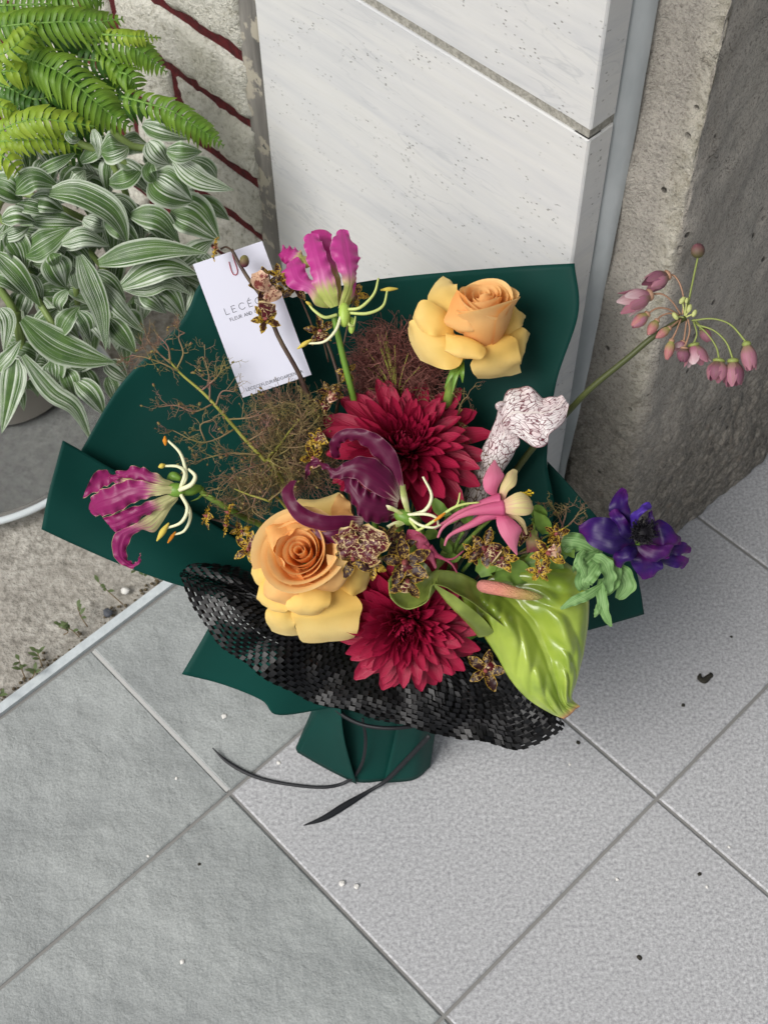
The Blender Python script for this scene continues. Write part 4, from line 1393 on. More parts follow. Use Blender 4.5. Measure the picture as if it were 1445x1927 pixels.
def mum(name, label, c, ax, side, s, stem, seed, sq=1.0, skip=None):
    rnd = random.Random(seed)
    t = thing(name, label, 'chrysanthemum', c)
    ax = ax.normalized()
    e1 = (side - ax * side.dot(ax)).normalized()
    e2 = ax.cross(e1)
    B = Matrix((e1, e2, ax)).transposed()
    for ri, (n, L, w, el, curl) in enumerate(RINGS):
        n = int(n * (1.25 if ri > 4 else 1.1))
        L, w = L * s / 100, w * s / 100 * .51
        meshes = []
        for q in range(3):
            vs, uv = [], []
            NUk, NVk = 5, 9
            ang = R(el) * 1.0
            x, z = 0.0, 0.0
            pts = []
            bend = curl * (.9 + .3 * q) + (.0 if ri < 8 else (.25 * (q - 1)))
            for j in range(NVk):
                tt = j / (NVk - 1)
                pts.append((x, z, tt))
                a = ang - (.15 if ri < 7 else .25) * 0 + bend * (tt ** 1.5) * 1.1
                x += math.cos(a) * L / (NVk - 1)
                z += math.sin(a) * L / (NVk - 1)
            for (px_, pz_, tt) in pts:
                ww = w * (.45 + .75 * math.sin(math.pi * min(1, .12 + tt * .80))) * (1 if tt < .80 else math.sqrt(max(.02, 1 - ((tt - .80) / .205) ** 2)))
                for i in range(NUk):
                    u = 2 * i / (NUk - 1) - 1
                    cupz = (.55 if ri < 8 else .35) * ww * u * u - .12 * ww * (1 - abs(u)) * (1 if i == 2 else 0)
                    a = ang + bend * (tt ** 1.5)
                    vs.append((px_ - math.sin(a) * cupz, u * ww, pz_ + math.cos(a) * cupz))
                    uv.append(((u + 1) / 2, tt))
            me = bpy.data.meshes.new('petal')
            me.from_pydata(vs, [], grid_faces(NUk, NVk))
            ul = me.uv_layers.new(name='UVMap')
            for lp in me.loops:
                ul.data[lp.index].uv = uv[lp.vertex_index]
            me.polygons.foreach_set('use_smooth', [True] * len(me.polygons))
            me.materials.append(MAT_MUM)
            meshes.append(me)
        for k in range(n):
            a = 2 * math.pi * (k + .5 * (ri % 2) + rnd.uniform(-.18, .18)) / n + ri * .37
            if skip and skip(a, ri):
                continue
            o = bpy.data.objects.new('petal', meshes[rnd.randrange(3)])
            COL.objects.link(o)
            o.parent = t
            r0 = (.10 + .085 * ri) / 100 * s
            loc = Vector((math.cos(a) * r0, math.sin(a) * r0, (.55 - .07 * ri) / 100 * s))
            sc_ = rnd.uniform(.86, 1.1)
            Mr = Matrix.Rotation(a + rnd.uniform(-.08, .08), 4, 'Z') @ Matrix.Rotation(rnd.uniform(-.16, .16) , 4, 'Y') @ Matrix.Rotation(rnd.uniform(-.35, .35), 4, 'X') @ Matrix.Diagonal((sc_, sc_ * rnd.uniform(.9, 1.1), sc_, 1))
            o.matrix_basis = B.to_4x4() @ Matrix.Translation(loc) @ Mr
    m = MB()
    m.blob(c + ax * .003 * s, ax, .010 * s, .006 * s, 16, 8)
    m.build('receptacle', MAT_DISC, t)
    m = MB()
    m.tube([c - ax * .002] + stem + [TIEPT], [.0045, .0038], 8, 16)
    m.build('stem', MAT_STEM, t)
    return t
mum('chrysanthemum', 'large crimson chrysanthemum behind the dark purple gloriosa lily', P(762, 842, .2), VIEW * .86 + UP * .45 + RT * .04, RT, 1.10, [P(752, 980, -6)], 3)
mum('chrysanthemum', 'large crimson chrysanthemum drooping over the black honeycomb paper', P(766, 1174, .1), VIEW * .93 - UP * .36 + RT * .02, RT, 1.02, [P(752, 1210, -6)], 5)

# ------------------------------------------------------------------ gloriosa lilies
def m_glo(name, base, mid_, deep, edge, p0=.12, p1=.42):
    n = NT(name)
    u, v = n.uv()
    e = n.math('ABSOLUTE', n.math('SUBTRACT', n.math('MULTIPLY', u, 2), 1))
    st = n.noise(1, 3, .6, n.mapp(n.tc('UV'), (14, 1.0, 1)))
    vv = n.math('ADD', v, n.math('MULTIPLY', n.math('SUBTRACT', st, .5), .35))
    col = n.ramp(vv, [(p0, base), (p0 + (p1 - p0) * .55, mid_), (p1, deep)])
    col = n.mix(n.rng(st, .5, .75, 0, .3), col, mid_)
    ek = n.rng(e, .955, .985, 0, .9)
    col = n.mix(ek, col, edge)
    n.bump(st, .2, .0015)
    return n.fin(col, .4, .4, trans=.2)
G_PINK = m_glo('gloriosa_pink', '#b9c46a', '#cf6aa5', '#bb3a8b', '#cf7db0', .22, .55)
G_PINK2 = m_glo('gloriosa_pink_back', '#b9c46a', '#c760a0', '#b02c7c', '#c05a98', .3, .6)
G_MAG = m_glo('gloriosa_magenta', '#d9d79a', '#b04d83', '#8d1a5e', '#dcbf94', .18, .42)
G_PUR = m_glo('gloriosa_purple', '#c9b6a4', '#7c164a', '#5a0b36', '#a87884', .02, .12)
MAT_FIL = m_simple('pale_filament', '#dfe0b8', .45, .4)
MAT_FIL_G = m_simple('green_filament', '#c3d07c', .45, .4)
MAT_ANTH = m_simple('yellow_anther', '#cbb653', .8, .2)
MAT_ANTH_O = m_simple('orange_anther', '#cf8427', .8, .2)
def stamen(par, fr, pts, r=.0013, an=None, al=.006, mat=MAT_FIL, ma=MAT_ANTH, ar=.0014):
    q = [P(*fr(*p)) for p in pts]
    m = MB()
    m.tube(q, [r, r * .95, r * .6], 6, 20)
    s = m.build('stamen', mat, par)
    if an:
        m = MB()
        a, b = P(*fr(*an[0])), P(*fr(*an[1]))
        mid = (a + b) / 2 + VIEW * .001
        m.tube([a, mid, b], [.0006, ar, .0006], 7, 10)
        m.build('anther', ma, s)
g1 = thing('gloriosa_lily', 'bright pink gloriosa lily standing upright beside the white card', 'lily', P(640, 600, 2))
petal('petal', g1, G_PINK2, z4, [(1180, 620, 2.4), (1060, 400, 1.8), (1000, 200, 1.2), (985, 70, .6)], [(1230, 600, 2.4), (1200, 380, 1.8), (1160, 200, 1.4), (1135, 70, .6)], nz=.08, bulge=0.28, ruffle=0.23, rf=2.5*1.7, nu=13, tip=.3, nv=64)
petal('petal', g1, G_PINK, z4, [(1110, 640, 2.6), (1020, 620, 3.2), (950, 520, 3.6), (830, 490, 3.6), (770, 390, 3.2), (800, 310, 2.8)], [(1160, 600, 2.8), (1080, 500, 3.2), (1010, 440, 3.4), (950, 380, 3.4), (940, 310, 3.2), (880, 255, 2.6)], nz=.08, bulge=0.49, ruffle=0.19, rf=3*1.7, nu=13, vein=.06, nv=64)
petal('petal', g1, G_PINK2, z4, [(950, 340, 2.6), (860, 290, 2.6), (790, 310, 2.2), (738, 240, 1.8)], [(1010, 320, 2.2), (920, 220, 2.2), (850, 180, 1.8), (770, 172, 1.4)], nz=.08, bulge=0.21, ruffle=0.28, rf=3*1.7, nu=13, tip=-.1, nv=64)
petal('petal', g1, G_PINK, z4, [(1130, 640, 3.0), (1010, 510, 3.4), (990, 400, 3.6), (950, 260, 3.2), (925, 110, 2.2)], [(1190, 620, 3.0), (1180, 480, 3.8), (1130, 330, 3.8), (1085, 190, 3.4), (1040, 90, 2.2)], nz=.08, bulge=0.42, ruffle=0.20, rf=3.5*1.7, nu=13, tip=.35, vein=.08, nv=64)
petal('petal', g1, G_PINK, z4, [(1190, 640, 3.0), (1230, 460, 3.8), (1180, 330, 3.6), (1125, 190, 3.2), (1180, 60, 2.0)], [(1250, 640, 2.8), (1310, 470, 3.0), (1335, 330, 2.8), (1350, 230, 2.4), (1260, 60, 1.8)], nz=.08, bulge=0.49, ruffle=0.20, rf=3.5*1.7, nu=13, tip=.2, vein=.08, nv=64)
petal('petal', g1, G_PINK, z4, [(1220, 650, 2.4), (1270, 540, 3.0), (1290, 430, 3.2), (1300, 345, 3.0)], [(1265, 640, 2.2), (1310, 540, 2.2), (1325, 430, 2.4), (1322, 345, 2.6)], nz=.08, bulge=0.21, ruffle=0.09, rf=2*1.7, nu=13, nv=64)
for L in ([(1180, 690, 3.4), (1090, 710, 3.8), (1010, 660, 3.8), (970, 615, 3.4)],):
    stamen(g1, z4, L, an=[(945, 590, 3.6), (992, 625, 3.2)], mat=MAT_FIL_G)
stamen(g1, z4, [(1210, 700, 3.2), (1170, 810, 3.6), (1080, 895, 3.4), (945, 908, 3.0)], an=[(988, 876, 3.2), (882, 948, 2.8)], mat=MAT_FIL, ar=.002)
stamen(g1, z5, [(375, 390, 3.2), (430, 380, 3.6), (490, 320, 3.4), (511, 248, 3.0)], mat=MAT_FIL_G)
stamen(g1, z5, [(370, 405, 3.0), (460, 408, 3.2), (530, 375, 3.0), (552, 300, 2.6)], an=[(520, 302, 2.6), (598, 296, 2.4)], mat=MAT_FIL_G, ar=.0018)
stamen(g1, z4, [(1240, 680, 3.0), (1270, 760, 3.0), (1305, 770, 2.8), (1320, 700, 2.6)], mat=MAT_FIL_G)
m = MB()
m.blob(P(*z4(1235, 690, 3.0)), UP, .005, .010, 10, 8)
m.blob(P(*z4(1290, 770, 2.6)), UP, .003, .007, 8, 6)
m.build('ovary', NT('ovary_green').fin('#a4bf55', .45, .4), g1)
m = MB()
m.tube([P(628, 592, 3.0), P(632, 612, 2.8), P(645, 670, 1.8), P(664, 745, .2), P(690, 850, -4), TIEPT], [.0022, .0024, .0026, .0028, .003], 8, 30)
m.build('stem', MAT_STEM_B, g1)

g2 = thing('gloriosa_lily', 'magenta gloriosa lily lying sideways on the dark green paper', 'lily', P(340, 925, 2))
petal('petal', g2, G_MAG, z7, [(665, 385, 1.6), (560, 330, 2.2), (470, 285, 2.4), (400, 268, 2.2), (300, 295, 1.6), (240, 325, 1.0)], [(665, 410, 1.8), (560, 400, 2.6), (470, 385, 2.6), (390, 355, 2.4), (330, 345, 2.0), (280, 350, 1.2)], nz=.08, bulge=0.28, ruffle=0.28, rf=3*1.7, nu=13, roll=-.3, nv=64)
petal('petal', g2, G_MAG, z7, [(420, 330, 1.4), (330, 325, 1.8), (250, 320, 2.0), (190, 285, 2.0), (130, 310, 1.6), (88, 385, 1.2)], [(420, 380, 1.4), (330, 380, 1.4), (270, 375, 1.2), (210, 390, 1.0), (150, 430, .8), (55, 470, .6)], nz=.08, bulge=-0.28, ruffle=0.19, rf=3*1.7, nu=13, nv=64)
petal('petal', g2, G_MAG, z7, [(665, 400, 2.2), (560, 388, 3.0), (440, 360, 3.4), (340, 355, 3.2), (240, 395, 3.0), (150, 430, 2.4), (92, 500, 1.6)], [(665, 440, 2.2), (540, 455, 3.0), (450, 480, 3.2), (370, 510, 3.0), (290, 560, 2.8), (210, 585, 2.4), (140, 590, 1.6)], nz=.08, bulge=0.49, ruffle=0.23, rf=4*1.7, nu=13, tip=.3, vein=.1, nv=64)
petal('petal', g2, G_MAG, z7, [(665, 430, 1.8), (540, 470, 2.2), (440, 510, 2.6), (340, 540, 2.4), (250, 580, 2.0), (185, 598, 1.6)], [(668, 470, 1.6), (570, 545, 1.6), (480, 575, 1.8), (400, 630, 1.8), (330, 680, 1.6), (270, 692, 1.4)], nz=.08, bulge=0.28, ruffle=0.23, rf=3*1.7, nu=13, vein=.08, nv=64)
petal('petal', g2, G_MAG, z7, [(668, 455, 1.4), (560, 530, 1.2), (460, 590, 1.6), (370, 650, 2.0), (265, 700, 2.2), (243, 770, 2.2), (255, 850, 2.0), (310, 905, 2.0), (370, 925, 2.2), (425, 890, 2.4), (425, 832, 2.8)], [(672, 480, 1.2), (610, 560, .8), (530, 685, .8), (440, 680, 1.4), (385, 710, 1.8), (345, 780, 1.8), (340, 850, 1.6), (365, 885, 1.6), (395, 895, 2.0), (412, 870, 2.4), (430, 832, 2.8)], nz=.08, bulge=0.21, ruffle=0.17, rf=5*1.7, nu=13, nv=64, vein=.08)
stamen(g2, z7, [(685, 410, 2.4), (722, 330, 3.0), (690, 190, 3.4), (605, 98, 3.4)], an=[(586, 70, 3.4), (590, 132, 3.4)], ma=MAT_ANTH_O, r=.0016, ar=.0019)
stamen(g2, z7, [(690, 400, 2.6), (715, 310, 3.2), (670, 268, 3.4), (585, 264, 3.4)], an=[(545, 272, 3.4), (590, 256, 3.4)], r=.0016, ar=.0022)
stamen(g2, z7, [(680, 420, 2.6), (755, 385, 3.2), (782, 330, 3.2), (738, 283, 3.0)], r=.0019)
stamen(g2, z7, [(690, 450, 2.4), (732, 540, 2.8), (690, 630, 2.8), (580, 672, 2.6)], an=[(612, 632, 2.8), (534, 750, 2.6)], r=.0016, ar=.0026)
stamen(g2, z7, [(695, 455, 2.2), (752, 570, 2.2), (715, 680, 2.0), (630, 714, 1.8)], an=[(655, 690, 2.0), (605, 762, 1.6)], ma=MAT_ANTH_O, r=.0014, ar=.0015)
m = MB()
m.blob(P(*z7(660, 420, 2.0)), RT, .006, .009, 10, 8)
m.tube([P(*z7(690, 425, 2.0)), P(*z7(760, 418, 1.6)), P(*z7(822, 405, 1.2))], [.004, .0048, .0024], 8, 10)
m.tube([P(*z7(605, 345, .6)), P(*z7(640, 330, 1.0)), P(*z7(690, 350, 1.2))], [.001, .004, .002], 8, 10)
m.build('ovary', MAT_STEM_B, g2)
m = MB()
m.tube([P(*z7(822, 405, 1.2)), P(*z7(835, 440, 1.0)), P(*z7(960, 520, .4)), P(*z7(1120, 610, -1)), P(*z7(1260, 690, -3)), P(640, 1130, -8), TIEPT], [.0022, .0026, .0028, .0028, .003], 8, 30)
m.tube([P(*z7(822, 450, 1.2)), P(*z7(860, 455, 1.6)), P(*z7(895, 462, 1.8))], [.0012, .0003], 6, 8)
m.tube([P(*z7(822, 455, 1.2)), P(*z7(800, 475, 1.6)), P(*z7(755, 492, 1.8))], [.0012, .0003], 6, 8)
m.build('stem', MAT_STEM, g2)

g3 = thing('gloriosa_lily', 'dark purple gloriosa lily curling over the crimson chrysanthemum', 'lily', P(760, 965, 4))
GP = G_PUR
petal('petal', g3, GP, z8, [(925, 420, 5.2), (915, 330, 5.8), (885, 215, 6.2), (820, 135, 6.4), (740, 88, 6.4), (640, 74, 6.2), (560, 98, 5.8), (518, 165, 5.2), (535, 235, 4.4)], [(870, 450, 5.2), (845, 345, 5.6), (805, 275, 5.8), (745, 205, 5.8), (680, 150, 5.8), (625, 140, 5.6), (590, 152, 5.4), (575, 190, 4.8), (580, 235, 4.2)], nz=.08, bulge=0.28, ruffle=0.19, rf=5*1.7, nu=13, nv=64)
petal('petal', g3, GP, z8, [(905, 450, 5.4), (870, 340, 6.0), (800, 260, 6.4), (720, 228, 6.6), (630, 245, 6.6), (560, 290, 6.6), (510, 280, 6.6), (450, 240, 6.6), (395, 275, 6.4), (385, 350, 6.0)], [(890, 480, 5.4), (810, 450, 6.4), (730, 405, 6.8), (660, 350, 6.8), (600, 345, 6.6), (545, 350, 6.4), (500, 300, 6.2), (460, 278, 6.2), (420, 290, 6.2), (400, 355, 5.8)], nz=.08, bulge=0.42, ruffle=0.23, rf=5*1.7, nu=13, nv=64, vein=.08)
petal('petal', g3, GP, z8, [(890, 470, 5.0), (800, 440, 5.8), (710, 400, 6.2), (650, 330, 6.2), (600, 300, 5.8)], [(880, 560, 4.8), (800, 590, 5.4), (700, 570, 5.8), (640, 470, 5.8), (585, 350, 5.4)], nz=.08, bulge=0.42, ruffle=0.28, rf=4*1.7, nu=13, vein=.08, nv=64)
petal('petal', g3, GP, z8, [(710, 555, 5.6), (600, 548, 6.6), (500, 548, 7.0), (410, 520, 7.0), (345, 470, 7.0), (322, 410, 6.8), (345, 360, 6.2)], [(690, 605, 5.6), (590, 625, 6.4), (490, 632, 6.8), (380, 605, 6.8), (300, 530, 6.8), (262, 435, 6.6), (300, 362, 6.0)], nz=.08, bulge=0.35, ruffle=0.09, rf=2*1.7, nu=13, nv=64)
petal('petal', g3, GP, z8, [(700, 570, 5.0), (600, 590, 5.8), (500, 590, 6.2), (405, 610, 5.8)], [(705, 610, 4.8), (650, 660, 5.6), (580, 695, 6.2), (505, 705, 6.2)], nz=.08, bulge=0.28, ruffle=0.23, rf=3*1.7, nu=13, tip=.1, nv=64)
CAL = NT('gloriosa_base')
CAL = CAL.fin(CAL.mix(CAL.rng(CAL.noise(60, 2), .4, .6), '#a9b36a', '#dcd3ae'), .45, .4)
for L_, R_ in (([(945, 560, 5.2), (910, 460, 5.6), (905, 385, 5.6)], [(960, 540, 5.2), (945, 460, 5.4), (930, 380, 5.2)]), ([(930, 540, 5.4), (860, 500, 5.8), (810, 490, 5.8)], [(930, 560, 5.4), (870, 530, 5.6), (840, 525, 5.4)]), ([(940, 570, 5.2), (880, 580, 5.4), (830, 605, 5.2)], [(945, 590, 5.2), (900, 610, 5.4), (850, 625, 5.2)])):
    petal('petal_base', g3, CAL, z8, L_, R_, bulge=.3, nu=5, nv=8)
stamen(g3, z8, [(950, 550, 5.2), (1040, 520, 5.6), (1075, 440, 6.0), (1028, 338, 6.2)], r=.0015)
stamen(g3, z8, [(945, 545, 5.4), (1040, 542, 5.8), (1100, 562, 5.8), (1112, 605, 5.6)], r=.0013)
stamen(g3, z8, [(950, 560, 5.4), (1010, 600, 6.0), (1080, 615, 6.2), (1125, 600, 6.0)], r=.0012)
stamen(g3, z8, [(940, 555, 5.2), (985, 610, 5.8), (1020, 650, 5.8)], r=.0013, mat=MAT_FIL_G)
stamen(g3, z8, [(960, 655, 5.8), (1080, 585, 6.2), (1180, 515, 6.4), (1250, 488, 6.4), (1335, 478, 6.2)], r=.0012, mat=MAT_FIL_G, an=[(1090, 580, 6.4), (1150, 535, 6.5)], ma=MAT_ANTH_O, ar=.0014)
stamen(g3, z8, [(1175, 520, 6.4), (1215, 490, 6.4), (1230, 425, 6.2)], r=.0009, mat=MAT_FIL_G)
m = MB()
m.blob(P(*z8(935, 560, 5.0)), RT - UP * .4, .006, .010, 10, 8)
m.tube([P(*z8(950, 570, 5.0)), P(800, 1020, 1), P(770, 1120, -7), TIEPT], .0026, 8, 18)
m.build('stem', MAT_STEM_B, g3)
# ------------------------------------------------------------------ pitcher plant
def m_pitch(tube):
    n = NT('pitcher_tube' if tube else 'pitcher_hood')
    u, v = n.uv()
    base = n.tc('Object')
    wob = n.noise(170, 2, .5, base, col=True)
    vm = n.n('ShaderNodeVectorMath', operation='MULTIPLY_ADD')
    n.l(wob, vm.inputs[0])
    vm.inputs[1].default_value = (.0022, .0022, .0022)
    n.l(base, vm.inputs[2])
    cu = n.n('ShaderNodeCombineXYZ')
    wob2 = n.noise(9, 2, .5, n.tc('UV'))
    n.l(n.math('ADD', n.math('MULTIPLY', u, 26.0 if tube else 16.0), n.math('MULTIPLY', wob2, 2.2)), cu.inputs[0])
    n.l(n.math('ADD', n.math('MULTIPLY', v, 19.0 if tube else 16.0), n.math('MULTIPLY', n.math('ABSOLUTE', n.math('SUBTRACT', u, .5)), 0.0 if tube else -9.0)), cu.inputs[1])
    d1 = n.vor(1.0, cu.outputs[0], 'DISTANCE_TO_EDGE')
    d2 = n.vor(2.3, cu.outputs[0], 'DISTANCE_TO_EDGE')
    k = n.rng(d1, .025, .075, 1, 0)
    k2 = n.math('MULTIPLY', n.rng(d2, .02, .08, .3, 0), n.rng(n.noise(300, 2), .5, .6))
    k = n.math('MAXIMUM', k, k2)
    ed = n.math('ABSOLUTE', n.math('SUBTRACT', n.math('MULTIPLY', u, 2), 1))
    col = n.mix(k, n.mix(n.rng(n.noise(60, 2), .4, .65), '#efe9e7', '#e6d4d4'), '#6a2a38')
    if tube:
        lo = n.rng(v, .58, .80, 1, 0)
        st = n.noise(1, 3, .5, n.mapp(n.tc('UV'), (22, 1.2, 1)))
        brown = n.ramp(st, [(0.3, '#3f2a24'), (0.55, '#5f4a36'), (0.8, '#7a6a48')])
        k3 = n.math('ADD', lo, n.math('MULTIPLY', n.math('SUBTRACT', k, .35), n.math('MULTIPLY', lo, 1.5)), clamp=True)
        col = n.mix(k3, col, brown)
    else:
        rib = n.rng(n.math('ABSOLUTE', n.math('SUBTRACT', u, .46)), .012, .026, 1, 0)
        col = n.mix(n.math('MULTIPLY', rib, .8), col, '#e6dcd6')
        col = n.mix(n.rng(ed, .95, .99, 0, .7), col, '#b06a78')
    n.bump(n.math('SUBTRACT', 0.0, k), .08, .0008)
    return n.fin(col, .5, .35, trans=.18)
MAT_PT, MAT_PH = m_pitch(True), m_pitch(False)
pit = thing('pitcher_plant', 'white pitcher plant trumpet with a dark net of veins', 'pitcher plant', P(880, 980, -2))
m = MB()
m.tube([P(*zC(420, 1420, -5.5)), P(*zC(510, 1230, -3.6)), P(*zC(590, 1050, -1.8)), P(*zC(680, 850, -.4)), P(*zC(765, 695, .4)), P(*zC(815, 600, .5))], [.006, .0085, .0108, .0118, .0128, .0105], 18, 30, False)
m.build('tube', MAT_PT, pit)
v, f, uv = lr(FP(zC, [(640, 720, .2), (700, 545, 1.0), (748, 430, 1.5), (775, 350, 1.8), (830, 245, 1.8), (920, 205, 2.0), (1020, 212, 2.2), (1110, 290, 2.6), (1190, 285, 3.0), (1265, 268, 3.2)]),
              FP(zC, [(800, 850, .2), (870, 735, 1.0), (925, 660, 1.7), (900, 600, 2.4), (960, 630, 2.8), (1050, 690, 3.0), (1140, 660, 3.2), (1170, 580, 3.4), (1285, 470, 3.4), (1318, 345, 3.2)]),
              bulge=.7, nu=25, nv=60, ruffle=.20, rf=5, vein=-.10, nz=.03)
obj('hood', v, f, MAT_PH, pit, uvs=uv, solid=.0006)
m = MB()
m.tube([P(*zC(800, 385, 1.9)), P(*zC(760, 372, 2.1)), P(*zC(752, 350, 2.3)), P(*zC(785, 335, 2.3)), P(*zC(815, 345, 2.1))], [.0018, .0022, .0022, .002, .0012], 7, 18)
m.build('curled_lip', MAT_PH, pit)
m = MB()
m.tube([P(*zC(420, 1420, -5.5)), P(790, 1130, -9), TIEPT], [.006, .004], 8, 10)
m.build('stalk', MAT_STEM, pit)

# ------------------------------------------------------------------ columbines
def m_two(name, a, b, tr=.22, p0=.1, p1=.8):
    n = NT(name)
    u, v = n.uv()
    st = n.noise(1, 3, .5, n.mapp(n.tc('UV'), (18, 1.0, 1)))
    col = n.ramp(v, [(p0, a), (p1, b)])
    col = n.mix(n.rng(st, .48, .66, 0, .55), col, a)
    n.bump(st, .3, .0012)
    return n.fin(col, .5, .3, trans=tr)
MAT_COLP = m_two('columbine_pink', '#cf5f86', '#d98098')
MAT_COLY = m_two('columbine_cream', '#d98f96', '#e3d596', .25, 0, .35)
MAT_COLD = m_two('columbine_dusky', '#a8405f', '#b55a72')
MAT_YEL = m_simple('yellow_stamen', '#d9b92c', .6, .3)
col1 = thing('columbine', 'pink and cream columbine with long swept back spurs', 'columbine', P(940, 945, 4))
ck = dict(nu=9, nv=14)
petal('sepal', col1, MAT_COLP, zC, [(740, 1090, 5.6), (655, 1045, 6.0), (632, 960, 6.0), (660, 880, 5.8), (722, 785, 5.2)], [(765, 1095, 5.6), (745, 1030, 5.8), (800, 915, 5.8), (770, 860, 5.6), (728, 785, 5.2)], bulge=.35, ruffle=.05, **ck)
petal('sepal', col1, MAT_COLP, zC, [(755, 1205, 5.8), (738, 1270, 6.2), (765, 1370, 6.4), (830, 1470, 6.2), (900, 1552, 5.6)], [(805, 1215, 5.8), (880, 1270, 6.2), (942, 1345, 6.2), (912, 1430, 6.0), (906, 1552, 5.6)], bulge=.35, ruffle=.05, **ck)
petal('petal', col1, MAT_COLY, zC, [(755, 1120, 5.4), (768, 1010, 5.6), (815, 905, 5.4), (868, 862, 4.8)], [(805, 1120, 5.6), (835, 1040, 5.8), (895, 985, 5.6), (906, 880, 4.8)], bulge=.4, tip=.05, **ck)
petal('petal', col1, MAT_COLY, zC, [(760, 1140, 6.2), (850, 1075, 6.8), (930, 1045, 6.8), (1000, 1085, 6.4), (1030, 1150, 6.0)], [(775, 1205, 6.2), (860, 1225, 6.8), (950, 1235, 6.8), (1010, 1220, 6.4), (1034, 1185, 6.0)], bulge=.6, tip=.02, **ck)
petal('petal', col1, MAT_COLY, zC, [(800, 1210, 5.4), (890, 1225, 5.6), (960, 1270, 5.4), (988, 1370, 5.0)], [(810, 1235, 5.4), (890, 1270, 5.4), (940, 1320, 5.2), (978, 1392, 5.0)], bulge=.3, **ck)
for sp in ([(770, 1115, 5.8), (690, 1125, 5.8), (560, 1165, 5.8), (430, 1215, 5.8), (330, 1285, 5.6), (245, 1340, 5.4)], [(800, 1170, 6.2), (660, 1185, 6.2), (520, 1210, 6.2), (400, 1265, 6.0), (310, 1330, 5.8), (270, 1410, 5.6)], [(760, 1195, 5.6), (660, 1235, 5.6), (540, 1305, 5.6), (410, 1365, 5.4), (350, 1410, 5.4), (325, 1475, 5.2)]):
    m = MB()
    m.tube([P(*zC(*q)) for q in sp], [.0065, .0045, .0028, .0017, .0013, .0009], 8, 30)
    m.build('spur', MAT_COLP, col1)
m = MB()
for k in range(16):
    a = P(*zC(930, 1070, 6.0))
    b = P(*zC(random.uniform(930, 1045), random.uniform(1030, 1130), random.uniform(5.2, 6.4)))
    m.tube([a, b], [.0004, .0004], 4, 2)
    m.blob(b, VIEW, .0010, .0012, 5, 4)
m.build('stamens', MAT_YEL, col1, kind='stuff')
m = MB()
m.tube([P(*zC(770, 1160, 5.2)), P(*zC(700, 1250, 4.6)), P(*zC(560, 1380, 3.4)), P(*zC(430, 1520, 2.0)), P(800, 1120, -4), TIEPT], .0016, 7, 24)
m.build('stem', MAT_STEM, col1)
col2 = thing('columbine', 'small dusky pink columbine hanging below the purple lily', 'columbine', P(800, 1040, 4))
for L_, R_ in (([(30, 1345, 5.6), (90, 1350, 6.0), (160, 1390, 6.2), (200, 1450, 6.2), (235, 1530, 6.0)], [(10, 1440, 5.4), (80, 1440, 5.8), (140, 1460, 6.0), (170, 1510, 6.0), (200, 1570, 5.8)]),
               ([(120, 1450, 6.2), (180, 1480, 6.6), (230, 1540, 6.6), (262, 1650, 6.2)], [(105, 1530, 6.0), (150, 1570, 6.4), (200, 1590, 6.4), (250, 1660, 6.0)]),
               ([(100, 1380, 6.2), (60, 1420, 6.4), (110, 1500, 6.4)], [(170, 1400, 6.2), (180, 1440, 6.4), (150, 1520, 6.4)])):
    petal('petal', col2, MAT_COLD, zC, L_, R_, bulge=.4, ruffle=.1, rf=2)
for sp in ([(200, 1490, 6.2), (290, 1570, 6.2), (390, 1580, 6.0), (478, 1515, 5.6)], [(220, 1540, 6.2), (300, 1570, 6.2), (380, 1620, 6.0), (425, 1690, 5.6)], [(180, 1480, 6.0), (260, 1540, 5.8), (330, 1590, 5.6)]):
    m = MB()
    m.tube([P(*zC(*q)) for q in sp], [.0035, .0014, .0009, .0006], 7, 18)
    m.build('spur', MAT_COLD, col2)
m = MB()
m.tube([P(*zC(80, 1400, 5.4)), P(790, 1060, 1), TIEPT], .0014, 6, 14)
m.build('stem', MAT_STEM, col2)
colb = thing('columbine_bud', 'closed dusky columbine bud beside the pink and cream columbine', 'flower bud', P(1005, 1020, 3))
for k in range(5):
    a = -.9 + k * .45
    b0, t0 = zC(1040, 1350, 3.4), zC(1040 + 120 * math.sin(a) * .6, 1530, 3.0)
    v, f, uv = strip([P(*b0), P(b0[0] + 14 * math.sin(a), b0[1] + 22, 4.2), P(*t0)], [.003, .0055, .001], VIEW + RT * math.sin(a), -.5, nu=7, nv=10)
    obj('sepal', v, f, MAT_COLD if k % 2 else m_two('bud_green', '#8f9c55', '#9a4a5e'), colb, uvs=uv)
m = MB()
m.tube([P(*zC(1040, 1355, 3.4)), P(*zC(1030, 1300, 2.8)), P(990, 1040, -1), P(880, 1150, -8), TIEPT], .0015, 6, 18)
m.build('stem', MAT_STEM, colb)

